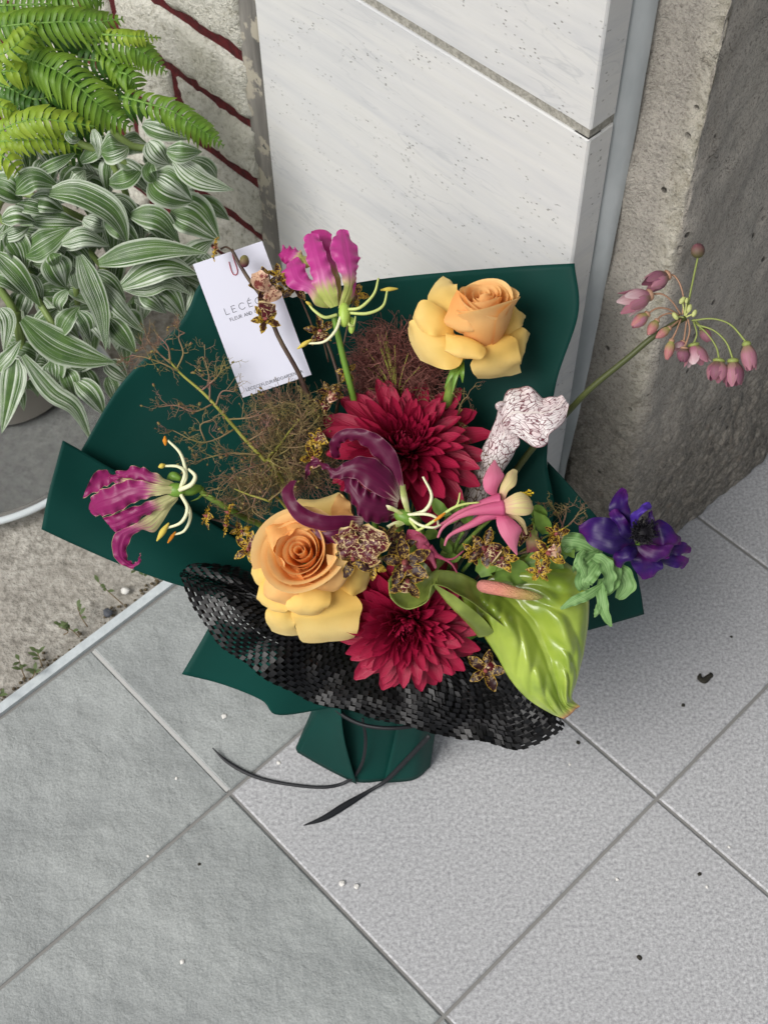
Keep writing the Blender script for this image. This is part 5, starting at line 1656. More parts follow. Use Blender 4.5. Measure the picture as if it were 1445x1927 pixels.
# ------------------------------------------------------------------ anthurium
def m_spathe():
    n = NT('anthurium_green')
    u, v = n.uv()
    a = n.noise(28, 3, .5)
    col = n.ramp(v, [(0.05, '#6f7d2c'), (0.35, '#92a43c'), (0.7, '#abc050'), (0.93, '#b6c65e'), (1.0, '#b8705a')])
    col = n.mix(n.rng(a, .42, .62, 0, .55), col, '#6f8c30')
    e = n.rng(u, .96, 1.0, 0, .6)
    col = n.mix(e, col, '#c9cf8c')
    return n.fin(col, .26, .5, coat=.25, trans=.08)
MAT_SPATHE = m_spathe()
ant = thing('anthurium', 'glossy lime green anthurium spathe with a pink spadix', 'anthurium', P(905, 1105, 2))
ROWS = [
 [(250, 645, 1.2), (300, 610, 1.8), (360, 570, 2.0), (430, 505, 1.9), (490, 462, 1.2)],
 [(238, 655, 1.6), (330, 650, 2.6), (430, 615, 2.2), (545, 505, 2.4), (645, 428, 1.4)],
 [(280, 730, 2.0), (385, 710, 3.4), (505, 685, 2.4), (660, 585, 2.8), (800, 505, 1.6)],
 [(350, 850, 2.0), (455, 800, 3.6), (585, 775, 2.6), (725, 690, 3.2), (868, 610, 1.8)],
 [(415, 950, 1.8), (520, 905, 3.4), (645, 890, 2.4), (765, 810, 3.2), (875, 760, 1.8)],
 [(480, 1065, 1.6), (570, 1015, 3.0), (685, 1000, 2.2), (780, 925, 2.8), (852, 930, 1.6)],
 [(570, 1165, 1.2), (645, 1125, 2.2), (715, 1105, 1.6), (772, 1055, 2.0), (818, 1070, 1.2)],
 [(680, 1235, .6), (710, 1212, 1.2), (745, 1192, 1.0), (765, 1180, 1.2), (792, 1160, .6)],
 [(752, 1266, .4), (775, 1252, .5), (795, 1234, .6), (812, 1216, .6), (834, 1204, .6)]]
G_ = [[P(*zA(*p)) for p in r] for r in ROWS]
nu_, nv_ = 61, 75
vs, uv = [], []
for j in range(nv_):
    v = j / (nv_ - 1)
    for i in range(nu_):
        u = i / (nu_ - 1)
        p = cr([cr(r, u) for r in G_], v)
        s_ = abs(2 * u - 1)
        w_ = 1 - abs(v * 2 - 1) ** 4
        ph = 6.5 * (v - .38 * s_) + (0 if u < .5 else .35) + .6 * mn.noise(p * 30)
        q = abs(math.sin(math.pi * ph)) ** .7 * (min(1, s_ * 3)) * (1 - s_ ** 5)
        cross = .5 + .5 * math.cos(2 * math.pi * 2.5 * s_ + 2 * mn.noise(p * 55))
        rid = math.exp(-((s_ - .05) / .05) ** 2)
        k = (.0060 * q * (.55 + .45 * cross) - .0022 * rid + .0012 * mn.noise(p * 90)) * w_
        vs.append(p + VIEW * k)
        uv.append((u, v))
obj('spathe', vs, grid_faces(nu_, nv_), MAT_SPATHE, ant, uvs=uv, solid=.0006)
MAT_SPD = NT('anthurium_lobe')
MAT_SPD = MAT_SPD.fin(MAT_SPD.mix(MAT_SPD.rng(MAT_SPD.noise(30, 3), .4, .65), '#6c7a34', '#97a850'), .28, .5, trans=.1)
full = lambda x, y, h=0.0: (x, y, h)
petal('lobe', ant, MAT_SPD, full, [(731, 1092, 5.4), (736, 1126, 6.0), (768, 1147, 6.2), (804, 1131, 6.2), (816, 1100, 6.2), (870, 1122, 5.4), (935, 1168, 4.4), (985, 1205, 3.4)], [(756, 1060, 4.6), (772, 1080, 4.4), (788, 1088, 4.2), (808, 1078, 4.4), (832, 1072, 4.6), (880, 1084, 3.4), (915, 1108, 2.4), (960, 1160, 2.4)], bulge=-.8, nu=13, nv=34, solid=.0006)
petal('lobe', ant, MAT_SPD, full, [(735, 1090, 5.2), (742, 1130, 5.8), (770, 1145, 6.0), (806, 1128, 6.0)], [(752, 1040, 4.0), (775, 1050, 4.0), (800, 1060, 4.0), (815, 1080, 4.4)], bulge=-1.2, nu=11, nv=14)
petal('lobe', ant, MAT_SPD, full, [(815, 1098, 6.1), (850, 1118, 5.6), (905, 1160, 4.4), (930, 1190, 3.2)], [(822, 1110, 5.6), (845, 1140, 4.6), (880, 1175, 3.2), (900, 1200, 2.4)], bulge=.6, nu=9, nv=14)
n = NT('spadix')
u, v = n.uv()
c_ = n.ramp(v, [(0.0, '#d78888'), (0.4, '#d0806f'), (0.7, '#a9914a'), (1.0, '#93a04a')])
dv = n.vor(1100)
n.bump(dv, .8, .0012)
c_ = n.mix(n.rng(dv, .2, .6, 0, .15), c_, '#e3b39a')
MAT_SPX = n.fin(c_, .5, .35)
m = MB()
m.tube([P(*zA(335, 590, 3.2)), P(*zA(350, 598, 3.8)), P(*zA(430, 612, 4.6)), P(*zA(520, 634, 5.0)), P(*zA(600, 648, 5.0)), P(*zA(645, 652, 4.8))], [.0035, .0052, .0054, .0046, .0034, .0012], 14, 36)
m.build('spadix', MAT_SPX, ant)
m = MB()
m.tube([P(*zA(345, 600, 2.4)), P(880, 1140, -2), P(800, 1230, -8), TIEPT], .0034, 8, 18)
m.build('stem', MAT_STEM, ant)

# ------------------------------------------------------------------ anemone
n = NT('anemone_violet')
u, v = n.uv()
st = n.noise(1, 3, .6, n.mapp(n.tc('UV'), (16, 1.4, 1)))
c_ = n.ramp(n.math('ADD', v, n.math('MULTIPLY', n.math('SUBTRACT', st, .5), .5)), [(0.1, '#170b38'), (0.45, '#250b50'), (0.75, '#330d5e'), (1.0, '#4d1160')])
c_ = n.mix(n.math('MULTIPLY', n.rng(n.noise(30, 3), .52, .68), .7), c_, '#5a1159')
n.bump(st, .25, .0012)
MAT_ANE = n.fin(c_, .42, .35, trans=.15)
MAT_ANE_LIT = m_two('anemone_violet_lit', '#3a1f80', '#5335a0')  # brighter violet for the upper petal: its lit look put into the colour
MAT_BLK = m_simple('black_stamens', '#121016', .6, .3)
ane = thing('anemone', 'deep violet anemone with a black centre over the grey tiles', 'anemone', P(1195, 1010, 3))
ap = [([(1080, 300, 4.2), (990, 258, 4.4), (910, 248, 4.2), (828, 295, 3.4)], [(1110, 385, 4.2), (1010, 440, 4.4), (915, 405, 4.2), (838, 345, 3.4)], .5, MAT_ANE),
      ([(1090, 300, 4.2), (1000, 240, 4.4), (978, 200, 4.6), (998, 145, 4.6), (1045, 102, 4.2)], [(1120, 300, 4.0), (1085, 260, 4.6), (1088, 210, 4.8), (1072, 165, 4.8), (1070, 118, 4.4)], .4, MAT_ANE),
      ([(1085, 380, 4.4), (1035, 330, 4.8), (1000, 270, 5.0), (975, 232, 4.6)], [(1100, 360, 4.6), (1090, 310, 5.2), (1060, 255, 5.4), (1020, 205, 5.0)], .5, MAT_ANE),
      ([(1090, 315, 4.6), (1088, 245, 5.0), (1130, 195, 5.2), (1180, 178, 4.8)], [(1120, 290, 4.8), (1130, 255, 5.4), (1160, 225, 5.6), (1195, 205, 5.0)], .4, MAT_ANE_LIT),
      ([(1160, 290, 4.2), (1175, 240, 4.4), (1190, 215, 4.4)], [(1190, 310, 4.2), (1205, 280, 4.4), (1200, 225, 4.4)], .2, MAT_ANE),
      ([(1180, 300, 4.2), (1235, 258, 4.6), (1290, 300, 4.6), (1335, 345, 4.0)], [(1180, 380, 4.4), (1240, 395, 4.6), (1290, 400, 4.6), (1335, 385, 4.0)], .5, MAT_ANE),
      ([(1200, 390, 3.6), (1290, 385, 3.8), (1350, 375, 3.4), (1395, 395, 3.0)], [(1210, 440, 3.6), (1290, 435, 3.6), (1340, 440, 3.4), (1388, 430, 3.0)], .3, MAT_ANE),
      ([(1190, 420, 3.2), (1280, 430, 3.2), (1330, 440, 3.0), (1390, 455, 2.4)], [(1190, 460, 3.2), (1250, 490, 3.0), (1310, 500, 2.8), (1350, 515, 2.4)], .3, MAT_ANE),
      ([(1170, 385, 4.8), (1230, 390, 5.2), (1295, 390, 5.2), (1292, 410, 4.8)], [(1110, 400, 4.8), (1160, 455, 5.2), (1230, 475, 5.2), (1270, 450, 4.8)], .3, MAT_ANE),
      ([(1100, 385, 4.6), (1040, 410, 5.2), (1005, 435, 5.2), (1000, 480, 4.6)], [(1130, 395, 4.6), (1120, 440, 5.2), (1080, 470, 5.2), (1040, 502, 4.6)], .4, MAT_ANE),
      ([(1080, 410, 3.8), (1080, 460, 4.0), (1100, 500, 3.8), (1145, 565, 3.2)], [(1200, 420, 3.8), (1240, 460, 4.0), (1245, 500, 3.8), (1215, 545, 3.2)], .4, MAT_ANE)]
for L_, R_, b_, mt in ap:
    petal('petal', ane, mt, zA, L_, R_, bulge=b_ * .5, nz=.25, ruffle=.24, rf=1.8, ph=random.random() * 6, tip=.08, vein=.05, nu=11, nv=16)
m = MB()
cc = P(*zA(1145, 330, 4.9))
axn = (VIEW + UP * .25).normalized()
m.blob(cc, axn, .0078, .006, 18, 10)
for k in range(150):
    a, r_ = random.uniform(0, 6.283), random.uniform(.5, 1)
    e1 = axn.orthogonal().normalized(); e2 = axn.cross(e1)
    d_ = (e1 * math.cos(a) + e2 * math.sin(a)) * r_ + axn * random.uniform(.35, 1.1)
    q = cc + d_ * random.uniform(.009, .0125)
    m.tube([cc + d_ * .004, q], .00022, 4, 2)
    m.blob(q, d_, .0008, .001, 5, 4)
m.build('stamens', MAT_BLK, ane, kind='stuff')
n = NT('anemone_leaf')
u, v = n.uv()
st = n.noise(1, 3, .5, n.mapp(n.tc('UV'), (12, 1.2, 1)))
n.bump(st, .5, .002)
MAT_ANEL = n.fin(n.mix(n.rng(st, .35, .65), '#5d8848', '#94b878'), .5, .35, trans=.18)
for c_, w_, h_ in (([(940, 440), (850, 385), (780, 368), (715, 372)], 95, 3.4), ([(930, 430), (870, 470), (830, 500), (810, 520)], 90, 3.8),
                   ([(930, 470), (890, 520), (850, 575), (870, 610)], 100, 4.2), ([(950, 590), (880, 640), (810, 670), (735, 712)], 55, 4.4),
                   ([(940, 560), (945, 640), (955, 720), (990, 800)], 62, 4.2), ([(960, 480), (1040, 540), (1060, 600), (1020, 660)], 105, 3.2),
                   ([(900, 450), (950, 480), (975, 560), (970, 640)], 80, 4.6), ([(860, 420), (840, 470), (860, 530), (880, 590)], 70, 4.4),
                   ([(945, 640), (930, 690), (915, 730), (905, 755)], 34, 4.2), ([(1000, 470), (1000, 540), (970, 600), (930, 620)], 90, 3.6), ([(870, 400), (800, 400), (760, 420), (740, 470)], 70, 3.0)):
    pts = [P(*zA(x, y, h_ + (.5 if k in (1, 2) else 0))) for k, (x, y) in enumerate(c_)]
    hw_ = w_ * .3737 / 2 * 1.06 / F_PX
    v, f, uv = strip(pts, [hw_ * .5, hw_ * .9, hw_, hw_ * .85, hw_ * .25], VIEW + RT * random.uniform(-.5, .5), random.choice((-.55, -.4, .35)), .34, random.uniform(3, 5), random.random() * 6, 15, 26)
    obj('bract', v, f, MAT_ANEL, ane, uvs=uv)
m = MB()
m.tube([P(*zA(1130, 380, 3.8)), P(*zA(1020, 470, 3.0)), P(*zA(900, 450, 1.5)), P(1080, 1080, -2), P(900, 1190, -8), TIEPT], [.0026, .003], 8, 24)
m.build('stem', MAT_STEM_B, ane)

# ------------------------------------------------------------------ nodding allium
MAT_BELL = m_two('allium_pink', '#94885c', '#b5788c', .2, .05, .4)
MAT_BELL2 = m_two('allium_pale', '#bd7c8e', '#e2cccd', .25, .2, .9)
MAT_BELL3 = m_two('allium_dark', '#7a6c4a', '#8e586e', .2, .05, .4)
MAT_BUDP = m_two('allium_bud', '#a3a95a', '#b9707a', .15, .1, .6)
MAT_PED = m_simple('pedicel_green', '#8f9b55', .5, .3)
MAT_PEDP = m_simple('pedicel_pink', '#a8836a', .5, .3)
MAT_AST = NT('allium_stem').fin('#464d26', .45, .4)
al = thing('nodding_allium', 'drooping pink and green allium bells on a long olive stem', 'allium', P(1290, 590, 3))
def bell(ped, base, tip, wid, open_=.25, mats=None, pm=MAT_PED, npet=6):
    q = [P(*zL(*p)) for p in ped]
    b, t = P(*zL(*base)), P(*zL(*tip))
    ax = (t - b)
    L = ax.length
    ax.normalize()
    m = MB()
    m.tube(q + [b], [.0007, .0007, .0009], 6, 18)
    m.blob(b + ax * L * .06, ax, wid * .30, L * .12, 8, 6)
    fl_ = m.build('floret', pm, al)
    e1 = (VIEW - ax * VIEW.dot(ax)).normalized()
    e2 = ax.cross(e1)
    for k in range(npet):
        a = 2 * math.pi * (k + .5) / npet
        d = e1 * math.cos(a) + e2 * math.sin(a)
        pts = [b + d * wid * .10, b + ax * L * .35 + d * wid * .46, b + ax * L * .72 + d * wid * (.46 + open_ * .3), b + ax * L * (1.0 + random.uniform(-.04, .04)) + d * wid * (.30 + open_)]
        w = wid * .30
        v, f, uv = strip(pts, [w * .5, w * 1.0, w * .95, w * .2], d, -.35, .05, 2, 0, 5, 8)
        obj('petal', v, f, mats if not isinstance(mats, list) else mats[k % len(mats)], fl_, uvs=uv)
s_ = .2664 * 1.07 / F_PX
A_ = lambda px: px * s_
bell([(840, 570, 5.0), (850, 470, 5.2), (830, 370, 5.4), (790, 300, 5.4)], (745, 285, 5.4), (588, 365, 5.8), A_(135), .10, [MAT_BELL3, MAT_BELL], MAT_PEDP)
bell([(830, 570, 5.0), (770, 480, 5.6), (700, 425, 6.0)], (620, 425, 6.2), (425, 500, 6.8), A_(150), .30, [MAT_BELL2, MAT_BELL], MAT_PEDP)
bell([(820, 575, 5.0), (740, 530, 5.6), (660, 525, 6.0)], (600, 560, 6.2), (485, 655, 6.4), A_(90), -.14, [MAT_BUDP, MAT_BELL], MAT_PEDP)
bell([(815, 580, 5.0), (750, 560, 5.4), (690, 580, 5.6)], (665, 605, 5.8), (600, 710, 6.0), A_(76), -.2, MAT_BUDP, MAT_PEDP)
bell([(815, 610, 5.2), (780, 640, 5.6)], (755, 660, 5.8), (655, 735, 6.0), A_(66), -.22, MAT_BUDP, MAT_PEDP)
bell([(830, 600, 5.2), (800, 680, 5.8)], (768, 745, 6.0), (730, 885, 6.0), A_(72), -.16, MAT_BUDP, MAT_PEDP)
bell([(880, 600, 5.4), (892, 680, 5.8), (875, 750, 6.0)], (855, 800, 6.2), (840, 905, 6.2), A_(92), -.1, MAT_BELL3, MAT_PEDP)
bell([(920, 620, 5.2), (942, 700, 5.6), (930, 750, 5.6)], (918, 775, 5.6), (950, 925, 5.6), A_(150), .35, [MAT_BELL2, MAT_BELL])
bell([(870, 610, 4.8), (860, 690, 5.0)], (850, 760, 5.0), (800, 830, 5.2), A_(80), .3, MAT_BELL2, MAT_PEDP)
bell([(930, 625, 5.0), (1020, 710, 5.4), (1080, 800, 5.6)], (1100, 885, 5.8), (1078, 1040, 5.8), A_(150), .06, [MAT_BELL3, MAT_BELL])
bell([(940, 640, 5.0), (1060, 680, 5.6), (1150, 765, 5.8)], (1198, 885, 5.8), (1205, 1075, 5.8), A_(145), .06, [MAT_BELL, MAT_BELL3])
bell([(905, 612, 5.0), (1050, 598, 5.6), (1180, 640, 6.0)], (1292, 765, 6.2), (1325, 960, 6.2), A_(110), .02, MAT_BELL)
bell([(920, 600, 4.2), (960, 640, 4.2)], (975, 660, 4.2), (1030, 760, 4.2), A_(80), -.1, MAT_BELL)
m = MB()
m.tube([P(*zL(870, 560, 5.0)), P(*zL(900, 400, 4.6)), P(*zL(950, 165, 4.2))], .0008, 6, 14)
bd = m.build('floret', MAT_PED, al)
m = MB()
m.blob(P(*zL(950, 118, 4.2)), UP, A_(50), A_(52), 12, 9)
m.v = [q + VIEW * .0009 * math.sin(q.x * 2600) for q in m.v]
m.build('bud', m_two('round_bud', '#5d5a3a', '#7d4a58', .1, .2, .8), bd)
for x, y, r_ in ((890, 525, 26), (925, 560, 24), (840, 468, 26), (790, 580, 26), (870, 470, 18)):
    m = MB()
    m.blob(P(*zL(x, y, 5.6)), UP + RT * random.uniform(-.8, .8), A_(r_ * .7), A_(r_ * 1.2), 8, 6)
    m.tube([P(*zL(860, 590, 5.0)), P(*zL(x, y, 5.5))], .0007, 5, 6)
    m.build('bud', m_simple('pale_bud', '#b9bf7a', .5, .3), al)
m = MB()
m.tube([P(*zL(865, 590, 5.0)), P(*zL(650, 715, 4.4)), P(*zL(450, 880, 3.4)), P(*zL(200, 1085, 1.6)), P(*zL(20, 1270, -.4)), P(985, 865, -2.6), P(880, 1030, -8), TIEPT], [.0022, .0024, .0026, .0028, .003], 8, 40)
m.build('stem', MAT_AST, al)
# ------------------------------------------------------------------ tiger orchids
def m_orch(name, dark, light, sc, th, ed='#c9a92f', ev_=.80):
    n = NT(name)
    u, v = n.uv()
    e = n.math('ABSOLUTE', n.math('SUBTRACT', n.math('MULTIPLY', u, 2), 1))
    d = n.math('ABSOLUTE', n.math('SUBTRACT', n.noise(sc * .8, 2.5, .55, None, .6), .5))
    k = n.rng(d, th * .5, th * .5 + .018, 1, 0)
    k2 = n.rng(n.noise(sc * .6, 3, .6), .66, .70)
    k = n.math('MAXIMUM', n.math('MULTIPLY', k, n.rng(n.noise(sc * .35, 2), .36, .46)), k2)
    k = n.math('MAXIMUM', k, n.rng(e, ev_, ev_ + .1))
    k = n.math('MAXIMUM', k, n.rng(v, .92, .97))
    col = n.mix(k, dark, n.mix(n.rng(e, .7, .9), light, ed))
    n.bump(k, .2, .001)
    return n.fin(col, .45, .4, trans=.12)
OR_D = m_orch('orchid_tiger', '#2c0e0d', '#a9893f', 330, .03, '#b3902c', .86)
OR_Y = m_orch('orchid_yellow', '#3c1c10', '#b8962f', 420, .09, '#c2a02c', .78)
OR_L = m_orch('orchid_lip', '#54101c', '#d6c08e', 300, .035, '#d2b877', .90)
OR_P = m_orch('orchid_pale_lip', '#7c3a34', '#d2ab8c', 420, .2, '#d8b79c', .9)
OR_W = m_simple('orchid_column', '#8a4a48', .5, .3)
def orchid(par, x, y, h, s, rot, ax=None, lipm=None, tm=None, lip=1.0, seed=0):
    """one blossom of five tepals and a lip; s = radius in photo pixels"""
    rnd = random.Random(seed + int(x * 7 + y))
    c = P(x, y, h)
    k = s * (D0 - h / 100) / F_PX
    ax = (ax or (VIEW + RT * rnd.uniform(-.4, .4) + UP * rnd.uniform(-.3, .4))).normalized()
    e1 = (RT * math.cos(rot) + UP * math.sin(rot))
    e1 = (e1 - ax * e1.dot(ax)).normalized()
    e2 = ax.cross(e1)
    m = MB()
    m.blob(c + ax * k * .10, ax, k * .13, k * .2, 8, 6)
    fl_ = m.build('blossom', OR_W, par)
    for q, a in enumerate((90, 162, 18, 226, -46)):
        a = R(a + rnd.uniform(-9, 9))
        d = e1 * math.cos(a) + e2 * math.sin(a)
        L = k * rnd.uniform(.88, 1.08)
        cv = rnd.uniform(-.25, .3)
        v, f, uv = strip([c, c + d * L * .5 + ax * L * .14, c + d * L + ax * L * cv], [L * .10, L * .22, L * .23, L * .03], ax, rnd.uniform(-.6, .6), .38, 3.5, rnd.random() * 6, 9, 12)
        obj('tepal', v, f, tm or OR_D, fl_, uvs=uv)
    if lip:
        d = -e2
        L = k * lip
        v, f, uv = strip([c + ax * k * .1, c + d * L * .4 + ax * L * .28, c + d * L * .9 + ax * L * .05], [L * .22, L * .32, L * .55, L * .46], ax, -.18, .20, 3, rnd.random() * 6, 13, 14)
        obj('lip', v, f, lipm or OR_L, fl_, uvs=uv)
        m = MB()
        m.blob(c + ax * k * .3, ax, k * .07, k * .10, 7, 5)
        m.build('column', OR_W, fl_)
    return fl_
def spray(name, label, base, stemz, r):
    t = thing(name, label, 'orchid', P(*base))
    m = MB()
    m.tube([P(*q) for q in stemz] + [TIEPT], [r * .7, r, r * 1.1], 7, 34)
    m.build('stem', MAT_STEM_D, t)
    return t
def twig(par, a, b, r=.0009, mat=None):
    m = MB()
    A__, B__ = P(*a), P(*b)
    m.tube([A__, (A__ + B__) / 2 + UP * .002, B__], r, 5, 8)
    m.build('pedicel', mat or MAT_STEM_D, par)
oA = spray('orchid_spray', 'dark orchid stem with mottled brown blossoms crossing the white card', (580, 740, 1.5), [z4(385, 195, 3.2), z4(440, 300, 3.2), z4(520, 430, 3.2), z4(640, 600, 3.0), z4(735, 850, 2.6), z4(880, 1110, 2.0), z4(960, 1290, 1.0), (605, 800, -1), (650, 950, -6)], .0019)
orchid(oA, 408, 466, 3.6, 25, 2.0, VIEW * .3 - RT, None, OR_Y, .5)
twig(oA, z4(385, 200, 3.2), (415, 468, 3.4))
m = MB()
m.blob(P(460, 491, 3.4), UP, .0040, .0050, 10, 8)
m.build('bud', m_two('orchid_bud', '#5f2f3c', '#7f7a45', .1, .2, .7), oA)
orchid(oA, 505, 536, 3.6, 36, .3, None, OR_P, OR_D, 1.0)
fl1 = z4(590, 405, 4.0)
v, f, uv = strip([P(507, 541, 4.0), P(492, 530, 4.6), P(482, 512, 4.4)], [.003, .007, .0075, .004], VIEW + UP * .2, .2, .2, 3, 1, 9, 12)
obj('lip', v, f, OR_P, oA, uvs=uv)
orchid(oA, 522, 520, 3.4, 24, 2.6, None, OR_L, OR_Y, 0)
orchid(oA, 498, 600, 3.8, 30, 3.0, VIEW + RT * .5, OR_L, OR_Y, 1.2)
twig(oA, z4(660, 600, 3.0), (505, 545, 3.6), .0012)
twig(oA, z4(720, 770, 2.8), (500, 600, 3.6), .001)
oB = spray('orchid_spray', 'small mottled orchid spray half hidden behind the pink lily', (620, 760, -1), [(594, 585, 1.0), (606, 620, .6), (628, 680, .2), (640, 735, -.4), (640, 850, -4)], .0014)
orchid(oB, 601, 622, 1.4, 30, .2, None, OR_L, OR_D, .8)
orchid(oB, 668, 556, .6, 26, .9, None, OR_L, OR_Y, .5)
orchid(oB, 556, 540, .8, 30, 2.4, None, OR_L, OR_D, .7)
orchid(oB, 652, 700, .8, 22, 1.5, None, OR_L, OR_Y, .5)
orchid(oB, 621, 738, 1.6, 26, .4, None, OR_P, OR_D, .8)
orchid(oB, 606, 760, 1.2, 22, 1.0, None, OR_L, OR_D, .8)
orchid(oB, 596, 828, 1.6, 24, 2.1, None, OR_L, OR_Y, .8)
orchid(oB, 588, 862, 1.8, 27, .5, None, OR_P, OR_Y, .8)
for q in ((601, 622), (668, 556), (652, 700), (621, 738), (606, 760), (556, 540)):
    twig(oB, (q[0] * .4 + 630 * .6, q[1] * .4 + 720 * .6, -.2), (*q, 1.0), .0008)
oC = spray('orchid_spray', 'closed yellow and brown orchid buds beside the sideways magenta lily', (440, 990, 0), [(395, 975, 1.2), (425, 985, .8), (470, 1010, .2), (560, 1080, -4)], .0013)
for x, y, s_, ro in ((392, 972, 27, 2.6), (432, 965, 26, 2.9), (428, 990, 22, 2.4)):
    orchid(oC, x, y, 1.6, s_, ro, VIEW * .35 - RT + UP * .3, OR_L, OR_Y, .4)
orchid(oC, 468, 1034, 2.4, 34, 2.2, VIEW + UP * .2, OR_L, OR_Y, .9)
orchid(oC, 455, 1000, .8, 22, .4, None, OR_L, OR_Y, .5)
oD = spray('orchid_spray', 'maroon and yellow tiger orchid blossoms between the orange rose and crimson chrysanthemum', (720, 1050, 3), [(690, 1015, 6.0), (740, 1040, 5.0), (770, 1070, 2), (770, 1150, -5)], .0014)
orchid(oD, 665, 1052, 7.4, 40, 2.7, VIEW + UP * .1, OR_L, OR_D, .9)
v, f, uv = strip([P(672, 1046, 7.6), P(690, 1022, 8.2), P(706, 994, 7.8)], [.006, .017, .0145, .018, .006], VIEW + UP * .3, .22, .42, 4, 1, 15, 20)
obj('lip', v, f, OR_L, oD, uvs=uv)
v, f, uv = strip([P(672, 1046, 7.5), P(655, 1022, 8.0), P(650, 992, 7.4)], [.004, .011, .009, .010, .003], VIEW - RT * .3, .2, .45, 4, 2, 11, 18)
obj('lip', v, f, OR_L, oD, uvs=uv)
orchid(oD, 762, 1058, 7.0, 52, .25, VIEW - UP * .1, OR_L, OR_D, .55)
orchid(oD, 752, 1028, 6.6, 36, 1.2, None, OR_L, OR_D, .5)
orchid(oD, 700, 1062, 7.2, 30, 2.0, None, OR_L, OR_Y, .7)
orchid(oD, 728, 1010, 6.6, 30, .8, None, OR_L, OR_D, .7)
orchid(oD, 766, 1092, 6.4, 40, -.2, None, OR_L, OR_D, .7)
oE = spray('orchid_spray', 'dark maroon tiger orchid blossoms under the pink columbine', (950, 1040, 2), [(1020, 1010, 3.6), (1000, 1035, 3), (930, 1060, 2), (850, 1140, -4)], .0013)
orchid(oE, 912, 1032, 4.6, 38, .9, None, OR_L, OR_D, .9)
orchid(oE, 890, 1040, 4.4, 26, 2.0, None, OR_L, OR_Y, .7)
orchid(oE, 945, 1050, 4.4, 30, -.4, None, OR_L, OR_Y, .7)
orchid(oE, 1030, 1040, 5.2, 38, 1.9, None, OR_P, OR_Y, .8)
orchid(oE, 1045, 1006, 4.8, 28, 1.1, None, OR_L, OR_Y, .6)
orchid(oE, 985, 1000, 3.4, 26, .4, None, OR_L, OR_D, .7)
orchid(oE, 1015, 1075, 5.2, 26, 2.6, None, OR_L, OR_Y, .6)
oF = spray('orchid_spray', 'single tiger orchid blossom below the green anthurium on black paper', (910, 1260, -1), [(915, 1262, -1.6), (890, 1230, -4), (830, 1220, -8)], .0011)
orchid(oF, 914, 1262, -1.0, 40, 2.3, VIEW + UP * .1, OR_L, OR_D, .6)

# ------------------------------------------------------------------ smoke bush plume
def m_fila(name, a, b):
    n = NT(name)
    return n.fin(n.mix(n.rng(n.noise(40, 2), .35, .65), a, b), .7, .2)
MAT_SMOKE = m_fila('smoke_filament', '#6d3f3c', '#9a6a60')
MAT_PAN = m_fila('panicle_twig', '#857a4a', '#86655a')
MAT_PANS = m_fila('panicle_stem', '#8a8a3c', '#a3a053')
MAT_PBUD = m_two('panicle_bud', '#8a8a45', '#7a4440', .1, .1, .9)
smo = thing('smoke_bush_plume', 'fluffy brownish pink smoke bush plume behind the crimson chrysanthemum', 'smoke bush', P(745, 740, -3))
rs = random.Random(11)
def fuzz(m, c, rad, n, ln, r=.00022, sq=(1, 1, 1)):
    for k in range(n):
        d = Vector((rs.gauss(0, 1), rs.gauss(0, 1), rs.gauss(0, 1))).normalized()
        p = c + Vector((d.x * sq[0], d.y * sq[1], d.z * sq[2])) * rad * (rs.random() ** .45)
        dr = (d + Vector((rs.gauss(0, 1), rs.gauss(0, 1), rs.gauss(0, 1))) * .8).normalized()
        b = Vector((rs.gauss(0, 1), rs.gauss(0, 1), rs.gauss(0, 1))) * ln * .35
        m.tube([p, p + dr * ln * .5 + b, p + dr * ln + b * .3], r, 3, 4, False)
m = MB()
fuzz(m, P(742, 690, -3.2), .036, 1500, .016)
fuzz(m, P(700, 670, -3.0), .014, 220, .013)
fuzz(m, P(790, 722, -3.0), .022, 380, .014)
fuzz(m, P(695, 740, -2.6), .016, 260, .013)
m.build('filaments', MAT_SMOKE, smo, kind='stuff')
m = MB()
for k in range(22):
    d = Vector((rs.gauss(0, 1), rs.gauss(0, 1), rs.gauss(0, 1))).normalized()
    m.tube([P(748, 790, -2.4), P(745, 730, -1.8) + d * .008, P(742, 690, -3.2) + d * .032], [.0009, .0004], 4, 8)
m.tube([P(748, 790, -2.4), P(752, 900, -6), TIEPT], .0018, 6, 12)
m.build('stalk', MAT_PANS, smo)
